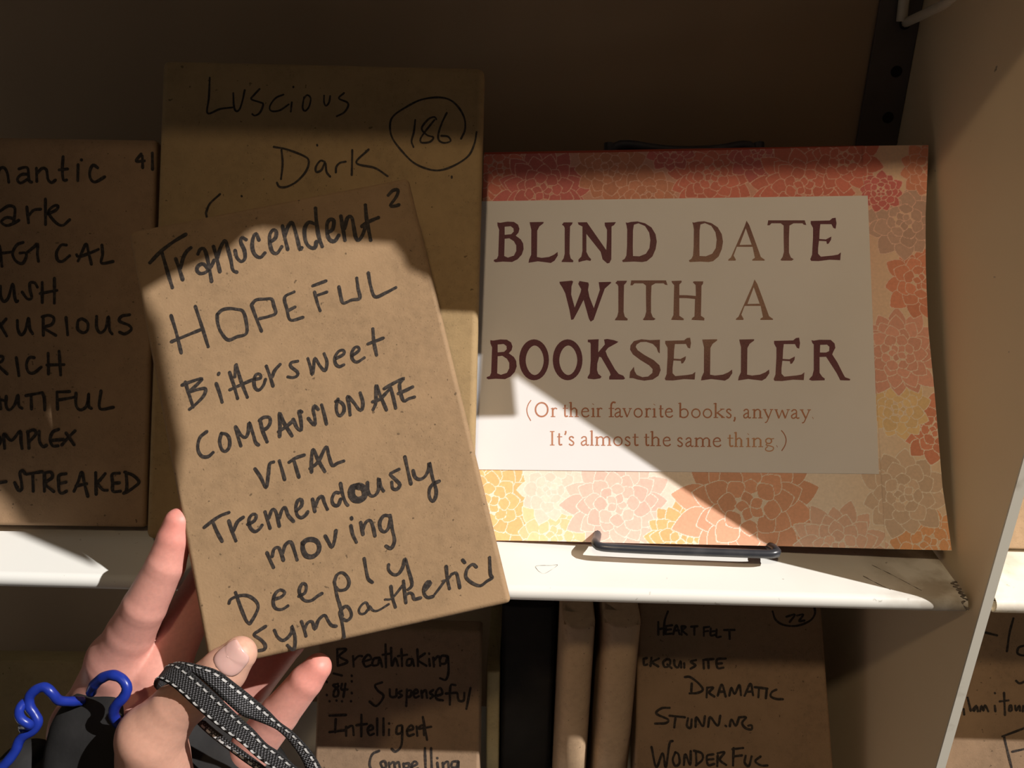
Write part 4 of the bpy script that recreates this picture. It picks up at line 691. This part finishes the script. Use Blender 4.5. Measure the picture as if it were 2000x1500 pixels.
# stiff red board behind
bm = bmesh.new()
vs = []
tl, tr = topl[0], np.array([sx1[0], sx1[1]])
for h in (-.3, -2.0):
    for (a, b) in ((bot[0][0] + 1, bot[0][1] + 3), (bot[-1][0] - 26, 4), (tr[0] + 1.0, tr[1] + .6), (tl[0] + .3, tl[1] + 1.5)):
        vs.append(bm.verts.new(sp.p(a, b, h)))
for q in [(0, 1, 2, 3), (7, 6, 5, 4), (0, 4, 5, 1), (1, 5, 6, 2), (2, 6, 7, 3), (3, 7, 4, 0)]: bm.faces.new([vs[i] for i in q])
tag(link('backing_board', bm_mesh('backing_board', bm, M['red_board']), sign, sp.p(120, 100, -1)), 'red stiff backing board')
# white title card
bm = bmesh.new()
vs = []
for h in (.75, .42):
    for (a, b) in CARD: vs.append(bm.verts.new(sp.p(a, b, h)))
for q in [(0, 1, 2, 3), (7, 6, 5, 4), (0, 4, 5, 1), (1, 5, 6, 2), (2, 6, 7, 3), (3, 7, 4, 0)]: bm.faces.new([vs[i] for i in q])
card = link('title_card', bm_mesh('title_card', bm, M['card']), sign, sp.p(100, 100, 0))
tag(card, 'white rectangular title card')
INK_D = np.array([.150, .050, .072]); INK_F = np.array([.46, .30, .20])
def print_mesh(name, polys, m):
    verts, faces, cols = [], [], []
    for loops, cfun in polys:
        base = len(verts)
        flat = [p for l in loops for p in l]
        tri = tessellate_polygon([[Vector((p[0], p[1], 0)) for p in l] for l in loops])
        for p in flat:
            verts.append(sp.p(p[0], p[1], .80)); cols.append(cfun(p))
        for t in tri:
            a, b, c = [Vector(flat[i]) for i in t]
            cr = (b - a).cross(c - a) if hasattr((b - a), 'cross') else 0
            cr = (b.x - a.x) * (c.y - a.y) - (b.y - a.y) * (c.x - a.x)
            faces.append(tuple(base + i for i in (t if cr > 0 else t[::-1])))
    me = mesh(name, verts, faces, m)
    at = me.color_attributes.new('print', 'FLOAT_COLOR', 'POINT')
    at.data.foreach_set('color', np.array([[*c, 1] for c in cols], np.float32).ravel())
    return me
def densify(l, mx=2.0):
    out = []
    for i, p in enumerate(l):
        q = l[(i + 1) % len(l)]
        n = max(1, int(math.hypot(q[0] - p[0], q[1] - p[1]) / mx))
        for k in range(n): out.append((p[0] + (q[0] - p[0]) * k / n, p[1] + (q[1] - p[1]) * k / n))
    return out
polys = []
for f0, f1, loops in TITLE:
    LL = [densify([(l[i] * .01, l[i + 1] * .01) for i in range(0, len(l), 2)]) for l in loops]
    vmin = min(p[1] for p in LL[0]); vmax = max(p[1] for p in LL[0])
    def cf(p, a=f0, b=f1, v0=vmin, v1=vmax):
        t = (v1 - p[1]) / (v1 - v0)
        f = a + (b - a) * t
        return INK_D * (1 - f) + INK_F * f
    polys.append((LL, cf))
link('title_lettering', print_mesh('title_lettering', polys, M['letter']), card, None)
T_, t_ = .165, .085
def ring(cx, cy, rx, ry): return [(cx + rx * math.cos(a), cy + ry * math.sin(a)) for a in [2 * math.pi * k / 20 for k in range(21)]]
GLY = {
 'i': [(T_, [(.5, 0), (.5, 1)]), (t_, [(.1, .03), (.9, .03)]), (t_, [(.12, .9), (.5, 1)]), (.2, [(.47, 1.43), (.50, 1.45)])],
 'l': [(T_, [(.5, 0), (.5, 1.68)]), (t_, [(.1, .03), (.9, .03)]), (t_, [(.12, 1.6), (.5, 1.68)])],
 'r': [(T_, [(.3, 0), (.3, 1)]), (t_, [(.02, .03), (.66, .03)]), (t_, [(.05, .92), (.3, 1)]), (.12, [(.3, .68), (.5, .93), (.72, .99), (.95, .9)])],
 't': [(.15, [(.42, 1.35), (.42, .28), (.56, .06), (.95, .1)]), (t_, [(.05, .97), (.95, .97)])],
 'h': [(T_, [(.2, 0), (.2, 1.66)]), (t_, [(.02, 1.58), (.2, 1.66)]), (t_, [(.02, .03), (.42, .03)]), (.12, [(.2, .74), (.42, .96), (.62, .97), (.75, .8)]), (T_, [(.77, .82), (.77, 0)]), (t_, [(.58, .03), (.98, .03)])],
 'n': [(T_, [(.2, 0), (.2, 1)]), (t_, [(.02, .92), (.2, 1)]), (t_, [(.02, .03), (.42, .03)]), (.12, [(.2, .74), (.42, .96), (.62, .97), (.75, .8)]), (T_, [(.77, .82), (.77, 0)]), (t_, [(.58, .03), (.98, .03)])],
 'm': [(T_, [(.12, 0), (.12, 1)]), (t_, [(.01, .92), (.12, 1)]), (t_, [(.01, .03), (.25, .03)]), (.12, [(.12, .74), (.26, .96), (.4, .97), (.49, .8)]), (T_, [(.5, .82), (.5, 0)]), (t_, [(.38, .03), (.62, .03)]), (.12, [(.5, .74), (.64, .96), (.78, .97), (.87, .8)]), (T_, [(.88, .82), (.88, 0)]), (t_, [(.76, .03), (.99, .03)])],
 'e': [(t_, [(.12, .58), (.9, .62)]), (.125, [(.9, .64), (.8, .9), (.5, 1.0), (.2, .84), (.09, .5), (.22, .14), (.52, .02), (.78, .06), (.96, .22)])],
 'a': [(.12, [(.1, .8), (.3, .97), (.55, .97), (.68, .8), (.68, .16), (.82, .02), (1, .08)]), (.12, [(.68, .6), (.35, .5), (.1, .3), (.18, .05), (.42, .04), (.68, .22)])],
 'o': [(.125, ring(.5, .5, .42, .48))],
 's': [(.13, [(.84, .82), (.6, .98), (.27, .93), (.18, .72), (.5, .53), (.83, .32), (.74, .07), (.4, .02), (.12, .16)])],
 'f': [(T_, [(.4, 0), (.4, 1.25), (.52, 1.58), (.76, 1.68), (.98, 1.6)]), (t_, [(.08, .97), (.8, .97)]), (t_, [(.1, .03), (.75, .03)])],
 'v': [(.15, [(.14, 1), (.5, .02)]), (t_, [(.5, .02), (.88, 1)]), (t_, [(0, .98), (.32, .98)]), (t_, [(.7, .98), (1, .98)])],
 'y': [(.15, [(.14, 1), (.54, .02)]), (.1, [(.88, 1), (.54, .0), (.36, -.42), (.2, -.48)]), (t_, [(0, .98), (.32, .98)]), (t_, [(.7, .98), (1, .98)])],
 'w': [(.15, [(.08, 1), (.29, .02)]), (t_, [(.29, .02), (.5, .95)]), (.15, [(.5, .95), (.71, .02)]), (t_, [(.71, .02), (.92, 1)]), (t_, [(0, .98), (.2, .98)]), (t_, [(.8, .98), (1, .98)])],
 'b': [(T_, [(.18, .05), (.18, 1.68)]), (t_, [(.01, 1.6), (.18, 1.68)]), (.12, [(.18, .76), (.45, .98), (.78, .9), (.93, .5), (.78, .12), (.45, .02), (.18, .14)])],
 'k': [(T_, [(.2, 0), (.2, 1.66)]), (t_, [(.02, 1.58), (.2, 1.66)]), (t_, [(.02, .03), (.4, .03)]), (t_, [(.82, 1), (.24, .5)]), (T_, [(.34, .58), (.86, .04)]), (t_, [(.68, .03), (1, .03)]), (t_, [(.6, .98), (.96, .98)])],
 'g': [(.12, ring(.42, .68, .3, .29)), (.09, [(.66, .9), (.96, .95)]), (.1, [(.28, .42), (.16, .22), (.55, .12), (.9, -.04), (.82, -.36), (.42, -.48), (.1, -.32), (.18, -.06), (.34, .04)])],
 ',': [(.15, [(.55, .1), (.62, -.1), (.3, -.38)])], '.': [(.22, [(.46, .08), (.52, .09)])], "'": [(.15, [(.6, 1.62), (.66, 1.45), (.36, 1.2)])],
 '(': [(.09, [(.9, 1.88), (.45, 1.45), (.18, .85), (.35, .2), (.85, -.42)])], ')': [(.09, [(.1, 1.88), (.55, 1.45), (.82, .85), (.65, .2), (.15, -.42)])],
 'I': [(T_, [(.5, 0), (.5, 1.6)]), (t_, [(.08, .03), (.92, .03)]), (t_, [(.08, 1.57), (.92, 1.57)])],
 'O': [(.15, ring(.5, .82, .43, .78))]}
verts, faces, cols = [], [], []
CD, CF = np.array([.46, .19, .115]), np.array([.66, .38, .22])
nch = len(CAPTION)
for ci, (ch, ax, ay, bx_, by_, cx, cy) in enumerate(CAPTION):
    A_, B_, C2 = np.array([ax, ay]) * .01, np.array([bx_, by_]) * .01, np.array([cx, cy]) * .01
    xh = np.linalg.norm(C2 - A_)
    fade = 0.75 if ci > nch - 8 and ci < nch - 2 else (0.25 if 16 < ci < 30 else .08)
    for si, (w, pts) in enumerate(GLY[ch]):
        pp = [A_ + (B_ - A_) * x + (C2 - A_) * y for x, y in pts]
        Q = catmull(pp, .5)
        base = len(verts)
        h = .80 + si * .0015
        for i, c in enumerate(Q):
            a, b = Q[max(i - 1, 0)], Q[min(i + 1, len(Q) - 1)]
            t = b - a; t = t / (np.linalg.norm(t) + 1e-9)
            nn = np.array([-t[1], t[0]]) * (w * 1.2) * xh * .5
            if i == 0: c = c - t * .08
            if i == len(Q) - 1: c = c + t * .08
            for s_ in (1, -1):
                q = c + nn * s_
                verts.append(sp.p(q[0], q[1], h))
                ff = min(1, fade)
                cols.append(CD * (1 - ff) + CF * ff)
        for i in range(len(Q) - 1):
            k = base + 2 * i
            faces.append((k, k + 1, k + 3, k + 2))
me = mesh('caption_lettering', verts, faces, M['letter'])
at = me.color_attributes.new('print', 'FLOAT_COLOR', 'POINT')
at.data.foreach_set('color', np.array([[*c, 1] for c in cols], np.float32).ravel())
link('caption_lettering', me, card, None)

# wire easel: back loop, front lip, rear prop
ez = empty('wire_easel', (STAND_LIP[1][0], STAND_LIP[1][1], S))
tag(ez, 'black wire display easel holding up the floral sign', 'display stand')
bm = bmesh.new()
l0, l1, l2 = [Vector(p) for p in STAND_LIP]
back = Vector(sp.v) * .02 - Vector(sp.n) * .006
top = [Vector(p) for p in STAND_TOP]
lo0, lo1 = l0 + Vector((.012, .012, -.002)), l2 + Vector((-.012, .012, -.002))
base0, base1 = Vector((l0.x + .004, .418, S + .006)), Vector((l2.x - .004, .412, S + .006))
tube(bm, [base0] + top + [base1], .0031, 10, .004)
link('back_loop', bm_mesh('back_loop', bm, M['wire'], True), ez, base0)
bm = bmesh.new()
tube(bm, [base0, base0.lerp(l0, .6) + Vector((-.001, 0, -.001)), l0 + Vector((-.001, .004, 0)), l0 + Vector((.002, .0005, 0)), l0.lerp(l1, .5), l1, l1.lerp(l2, .5), l2 + Vector((-.002, .0005, 0)), l2 + Vector((.001, .004, 0)), base1.lerp(l2, .6) + Vector((.001, 0, -.001)), base1], .0023, 10, .002)
link('front_lip', bm_mesh('front_lip', bm, M['wire'], True), ez, l1)
bm = bmesh.new()
m0 = top[0].lerp(base0, .35) + Vector((.01, .004, 0)); m1 = top[-1].lerp(base1, .35) + Vector((-.01, .004, 0))
tube(bm, [m0, Vector((m0.x + .01, .555, S + .03)), Vector((m0.x + .02, .565, S + .002)), Vector(((m0.x + m1.x) / 2, .567, S + .002)), Vector((m1.x - .02, .565, S + .002)), Vector((m1.x - .01, .555, S + .03)), m1], .0018, 8, .005)
link('rear_prop', bm_mesh('rear_prop', bm, M['wire'], True), ez, m0)

# ------------------------------------------------------------------ unseen card added above the frame, cut to shade the held and far-left books
bm = bmesh.new()
fx = .24
poly = [(y, z) for y, z in SHADE_OUTLINE] + [(.3455, SHADE_OUTLINE[-1][1] - .006), (.3455, S2 + .42), (SHADE_OUTLINE[0][0], S2 + .42)]
a = [bm.verts.new((fx - .0015, y, z)) for y, z in poly]; b = [bm.verts.new((fx + .0015, y, z)) for y, z in poly]
bm.faces.new(a); bm.faces.new(b[::-1])
for i in range(len(poly)):
    j = (i + 1) % len(poly)
    bm.faces.new((a[i], b[i], b[j], a[j]))
fo = link('shade_card', bm_mesh('shade_card', bm, M['shadecard']), None, (fx, .34, S2))
tag(fo, 'added grey card out of view, ragged lower edge cut to shade the books', 'sign')

# ------------------------------------------------------------------ hand, grown as one smooth surface
def seg_d(P, a, b):
    pa = np.array(a[:3]); ba = np.array(b[:3]) - pa
    t = np.clip(((P - pa) @ ba) / (ba @ ba), 0, 1)
    return np.linalg.norm(P - pa - t[..., None] * ba, axis=-1) - (a[3] + (b[3] - a[3]) * t)
def smin(a, b, k):
    h = np.clip(k - np.abs(a - b), 0, None) / k
    return np.minimum(a, b) - h * h * k * .25
def chain_d(P, ch, k=.0012):
    d = None
    for a, b in zip(ch[:-1], ch[1:]):
        s = seg_d(P, a, b)
        d = s if d is None else smin(d, s, k)
    return d
VIEWV = np.array(VIEW)
def groove(P, d, c, ax, dep, w=.0008, rad=.010):
    c = np.array(c[:3]); ax = ax / np.linalg.norm(ax)
    q = P - c
    s = q @ ax
    side = np.clip(-(q @ VIEWV) / .004, 0, 1)
    return d + dep * np.exp(-(s / w) ** 2) * np.exp(-((q * q).sum(-1)) / rad ** 2) * side
def hand_sdf(P):
    H = HAND
    palm = None
    for k in ('palm_a', 'palm_b', 'palm_c', 'palm_d', 'web', 'base', 'arm'):
        s = chain_d(P, H[k], .010)
        palm = s if palm is None else smin(palm, s, .012)
    d = palm
    for k in ('index', 'middle', 'ring', 'little', 'thumb'):
        s = chain_d(P, H[k])
        c = H[k]
        if k == 'index':
            s = groove(P, s, c[5], np.array(c[4][:3]) - np.array(c[5][:3]), .0007, .0014, .014)
            for i in (2, 3): s = groove(P, s, c[i], np.array(c[i][:3]) - np.array(c[i + 1][:3]), .00032, .0011)
        if k == 'little':
            s = groove(P, s, c[2], np.array(c[1][:3]) - np.array(c[3][:3]), .0003, .0011)
        if k == 'thumb':
            s = groove(P, s, np.array(c[2][:3]), np.array(c[1][:3]) - np.array(c[3][:3]), .0004, .0012)
        d = np.minimum(d, smin(palm, s, .007 if k != 'thumb' else .009))
    # soft pads and knuckle swell
    return d
def surface_nets(fn, lo, hi, h):
    n = np.ceil((np.array(hi) - np.array(lo)) / h).astype(int) + 1
    ax = [lo[i] + h * np.arange(n[i]) for i in range(3)]
    vol = np.empty(n, np.float32)
    for i in range(0, n[0], 12):
        g = np.stack(np.meshgrid(ax[0][i:i + 12], ax[1], ax[2], indexing='ij'), -1)
        vol[i:i + 12] = fn(g)
    nx, ny, nz = n - 1
    acc = np.zeros((nx, ny, nz, 3), np.float32); cnt = np.zeros((nx, ny, nz), np.float32)
    cor = [(i, j, k) for i in (0, 1) for j in (0, 1) for k in (0, 1)]
    for c in cor:
        for a in range(3):
            if c[a]: continue
            e = list(c); e[a] = 1
            v0 = vol[c[0]:c[0] + nx, c[1]:c[1] + ny, c[2]:c[2] + nz]; v1 = vol[e[0]:e[0] + nx, e[1]:e[1] + ny, e[2]:e[2] + nz]
            m_ = (v0 < 0) != (v1 < 0)
            t = v0[m_] / (v0[m_] - v1[m_])
            p = np.tile(np.array(c, np.float32), (len(t), 1)); p[:, a] = t
            acc[m_] += p; cnt[m_] += 1
    act = cnt > 0
    ids = np.full((nx, ny, nz), -1, np.int64); ids[act] = np.arange(act.sum())
    cell = np.argwhere(act)
    V = (cell + acc[act] / cnt[act][:, None]) * h + np.array(lo)
    F = []
    for a in range(3):
        b, c = (a + 1) % 3, (a + 2) % 3
        sl0 = [slice(None)] * 3; sl1 = [slice(None)] * 3
        sl0[a] = slice(0, -1); sl1[a] = slice(1, None)
        v0, v1 = vol[tuple(sl0)], vol[tuple(sl1)]
        e = np.argwhere((v0 < 0) != (v1 < 0))
        e = e[(e[:, b] > 0) & (e[:, c] > 0) & (e[:, b] < n[b] - 1) & (e[:, c] < n[c] - 1)]
        flip = v0[tuple(e.T)] < 0
        q = []
        for db, dc in ((0, 0), (1, 0), (1, 1), (0, 1)):
            ee = e.copy(); ee[:, b] -= db; ee[:, c] -= dc
            q.append(ids[tuple(ee.T)])
        q = np.stack(q, 1)
        q[~flip] = q[~flip][:, ::-1]
        F.append(q)
    return V, np.concatenate(F)
def np_mesh(name, V, F, m, smooth=True):
    me = bpy.data.meshes.new(name)
    me.vertices.add(len(V)); me.vertices.foreach_set('co', V.astype(np.float32).ravel())
    me.loops.add(F.size); me.loops.foreach_set('vertex_index', F.astype(np.int32).ravel())
    me.polygons.add(len(F)); me.polygons.foreach_set('loop_start', np.arange(0, F.size, 4, dtype=np.int32))
    me.update(calc_edges=True); me.validate()
    me.polygons.foreach_set('use_smooth', [True] * len(me.polygons))
    me.materials.append(m)
    return me
allp = np.array([p for c in HAND.values() for p in c])
lo = (allp[:, :3] - allp[:, 3:4]).min(0) - .004; hi = (allp[:, :3] + allp[:, 3:4]).max(0) + .004
V, F = surface_nets(hand_sdf, lo, hi, .0010)
hand_me = np_mesh('person_hand', V, F, M['skin'])
base_c = np.array([.70, .345, .285])
warm = np.array([.72, .25, .21]); pale = np.array([.68, .43, .32])
cols = np.tile(base_c, (len(V), 1))
def blend(col, c, w):
    return col * (1 - w[:, None]) + c * w[:, None]
dth = chain_d(V, HAND['thumb'])
cols = blend(cols, np.array([.60, .335, .245]), np.clip(1 - dth / .006, 0, 1) * .9)
for k, wgt in (('index', .75), ('middle', .6), ('ring', .6), ('little', .6)):
    tip = np.array(HAND[k][0][:3]) if k in ('index', 'little') else np.array(HAND[k][1][:3])
    cols = blend(cols, warm, wgt * np.exp(-((V - tip) ** 2).sum(1) / .016 ** 2))
tip = np.array(HAND['thumb'][0][:3])
cols = blend(cols, pale, .5 * np.exp(-((V - tip) ** 2).sum(1) / .012 ** 2))
cols = blend(cols, np.array([.64, .295, .235]), .5 * np.exp(-((V - np.array(HAND['web'][0][:3])) ** 2).sum(1) / .02 ** 2))
cols = blend(cols, np.array([.58, .29, .20]), .35 * np.exp(-((V - np.array(HAND['thumb'][4][:3])) ** 2).sum(1) / .012 ** 2))
at = hand_me.color_attributes.new('flush', 'FLOAT_COLOR', 'POINT')
rgba = np.ones((len(V), 4), np.float32); rgba[:, :3] = cols
at.data.foreach_set('color', rgba.ravel())
hand = link('person', hand_me, None, HAND['arm'][0][:3])
sm = hand.modifiers.new('soften', 'SMOOTH'); sm.factor = .5; sm.iterations = 2
tag(hand, "person's left hand holding up the kraft book, thumb in front, strap round the thumb", 'person')
# thumb nail: a thin curved plate seated on the thumb's surface
nc, na, nL, nW = np.array(NAIL[0]), np.array(NAIL[1]), NAIL[2], NAIL[3]
nb = np.cross(na, VIEWV); nb /= np.linalg.norm(nb)
vdir = np.cross(nb, na); vdir = vdir / np.linalg.norm(vdir)
if vdir @ VIEWV < 0: vdir = -vdir
nv_, nf_ = [], []
NR, NT = 9, 32
def drop(p):
    c0, c1 = np.array(HAND['thumb'][0]), np.array(HAND['thumb'][1])
    ax = c1[:3] - c0[:3]; L_ = np.linalg.norm(ax); ax = ax / L_
    t = (p - c0[:3]) @ ax
    rad = p - c0[:3] - t * ax
    g = rad / np.linalg.norm(rad)
    r = c0[3] * 1.03 + (c1[3] - c0[3]) * 1.02 * t / L_
    return c0[:3] + t * ax + g * r, g
for i in range(NR + 1):
    for j in range(NT):
        a = 2 * math.pi * j / NT
        s = i / NR
        ca, sa = math.cos(a), math.sin(a)
        ca = math.copysign(abs(ca) ** .8, ca); sa = math.copysign(abs(sa) ** .8, sa)
        p = nc + na * nL * s * ca + nb * nW * s * sa
        q, g = drop(p - vdir * .002)
        lift = .00055 * (1 - s ** 6) + (.00035 if ca > .3 else 0) * s - .0002 * (s ** 8)
        nv_.append(q + g * lift)
for i in range(NR):
    for j in range(NT):
        nf_.append((i * NT + j, i * NT + (j + 1) % NT, (i + 1) * NT + (j + 1) % NT, (i + 1) * NT + j))
nm = mesh('thumbnail', [tuple(v) for v in nv_], nf_, M['nail'], True)
nail = link('thumbnail', nm, hand, tuple(nc))
sd = nail.modifiers.new('plate', 'SOLIDIFY'); sd.thickness = .0004; sd.offset = 0

# ------------------------------------------------------------------ black pouch, blue cord, leash strap
def pouch_sdf(P):
    d = None
    for k, ch in POUCH.items():
        c = np.array(ch[0][:3])
        Q = P + VIEWV * (((P - c) @ VIEWV)[..., None]) * .75      # flattened along the line of sight
        s = chain_d(Q, ch, .008)
        d = s if d is None else smin(d, s, .008)
    fold = .0007 * np.sin(P[..., 0] * 240 + P[..., 2] * 130) * np.sin(P[..., 2] * 90)
    return (d + fold) * .7
allp = np.array([p for c in POUCH.values() for p in c])
lo = (allp[:, :3] - allp[:, 3:4]).min(0) - .004; hi = (allp[:, :3] + allp[:, 3:4]).max(0) + .004
V, F = surface_nets(pouch_sdf, lo, hi, .0014)
po = link('pouch', np_mesh('pouch', V, F, M['pouch']), None, POUCH['a'][1][:3])
sm = po.modifiers.new('soften', 'SMOOTH'); sm.factor = .5; sm.iterations = 2
tag(po, 'soft black pouch tucked between thumb and palm', 'pouch')

bm = bmesh.new()
tube(bm, CORD_TAIL, .00225, 12, .0012, .05)
tube(bm, CORD_KNOT, .0021, 12, .0012, .05)
cd = link('cord', bm_mesh('cord', bm, M['cord'], True), None, CORD_TAIL[2])
tag(cd, 'shiny blue plastic cord, knotted, at left of the black pouch', 'cord')
bm = bmesh.new()
tube(bm, CORD_ARCH, .00235, 12, .0012, .05)
cr_ = link('cord_loop', bm_mesh('cord_loop', bm, M['cord'], True), cd, CORD_ARCH[3])

leash = empty('leash', STRAP_A[0][5])
tag(leash, 'black woven leash strap with white dashes, looped round the thumb', 'leash')
def ribbon(name, edges, stitches=(.14, .86), th=.0011):
    A_ = catmull(edges[0], .0006); B_ = catmull(edges[1], .0006)
    n = max(len(A_), len(B_))
    rs = lambda L: np.stack([np.interp(np.linspace(0, 1, n), np.linspace(0, 1, len(L)), np.array(L)[:, i]) for i in range(3)], 1)
    A_, B_ = rs(A_), rs(B_)
    mid_ = (A_ + B_) / 2
    tan = np.gradient(mid_, axis=0); tan /= np.linalg.norm(tan, axis=1)[:, None]
    wid = B_ - A_; wl = np.linalg.norm(wid, axis=1)
    nor = np.cross(tan, wid); nor /= np.linalg.norm(nor, axis=1)[:, None]
    flip = np.sign(-(nor @ VIEWV).mean())
    nor *= flip
    along = np.r_[0, np.cumsum(np.linalg.norm(np.diff(mid_, axis=0), axis=1))] * 1000
    K = 8
    verts, faces, wv = [], [], []
    for i in range(n):
        for lay in (0, 1):
            for k in range(K + 1):
                t = k / K
                edge = 1 - .45 * abs(2 * t - 1) ** 6
                p = A_[i] + wid[i] * t + nor[i] * (th * .5 * edge * (1 if lay == 0 else -1))
                verts.append(p); wv.append((along[i], t * wl[i] * 1000, t))
    R2 = 2 * (K + 1)
    for i in range(n - 1):
        a, b = i * R2, (i + 1) * R2
        for k in range(K):
            faces.append((a + k, a + k + 1, b + k + 1, b + k))
            faces.append((a + K + 1 + k, b + K + 1 + k, b + K + 2 + k, a + K + 2 + k))
        faces.append((a, b, b + K + 1, a + K + 1)); faces.append((a + K, a + 2 * K + 1, b + 2 * K + 1, b + K))
    me = mesh(name, verts, faces, M['web'], True)
    at = me.attributes.new('weave', 'FLOAT_VECTOR', 'POINT')
    at.data.foreach_set('vector', np.array(wv, np.float32).ravel())
    o = link(name, me, leash, tuple(mid_[n // 2]))
    verts, faces = [], []
    per, on = 4.1, 2.4
    for t0 in stitches:
        nd = int(along[-1] / per)
        for d in range(nd):
            s0 = d * per + .4
            ring_ = []
            for q in range(4):
                al = s0 + on * q / 3
                i = int(np.clip(np.searchsorted(along, al), 0, n - 1))
                hh = th * .5 + (.00034 if q in (1, 2) else .00004)
                for sgn in (-1, 1):
                    tt = t0 + sgn * .50 / (wl[i] * 1000)
                    ring_.append(A_[i] + wid[i] * tt + nor[i] * hh)
            b0 = len(verts); verts += ring_
            for q in range(3): faces.append((b0 + 2 * q, b0 + 2 * q + 1, b0 + 2 * q + 3, b0 + 2 * q + 2))
    if faces:
        s = link('stitching', mesh('stitching', verts, faces, M['dash'], True), o, tuple(mid_[n // 2]))
        tag(s, 'white reflective dashes')
    return o
ribbon('strap', STRAP_A)
ribbon('strap', STRAP_B, (.2,))
ribbon('strap', STRAP_C, (.62,))
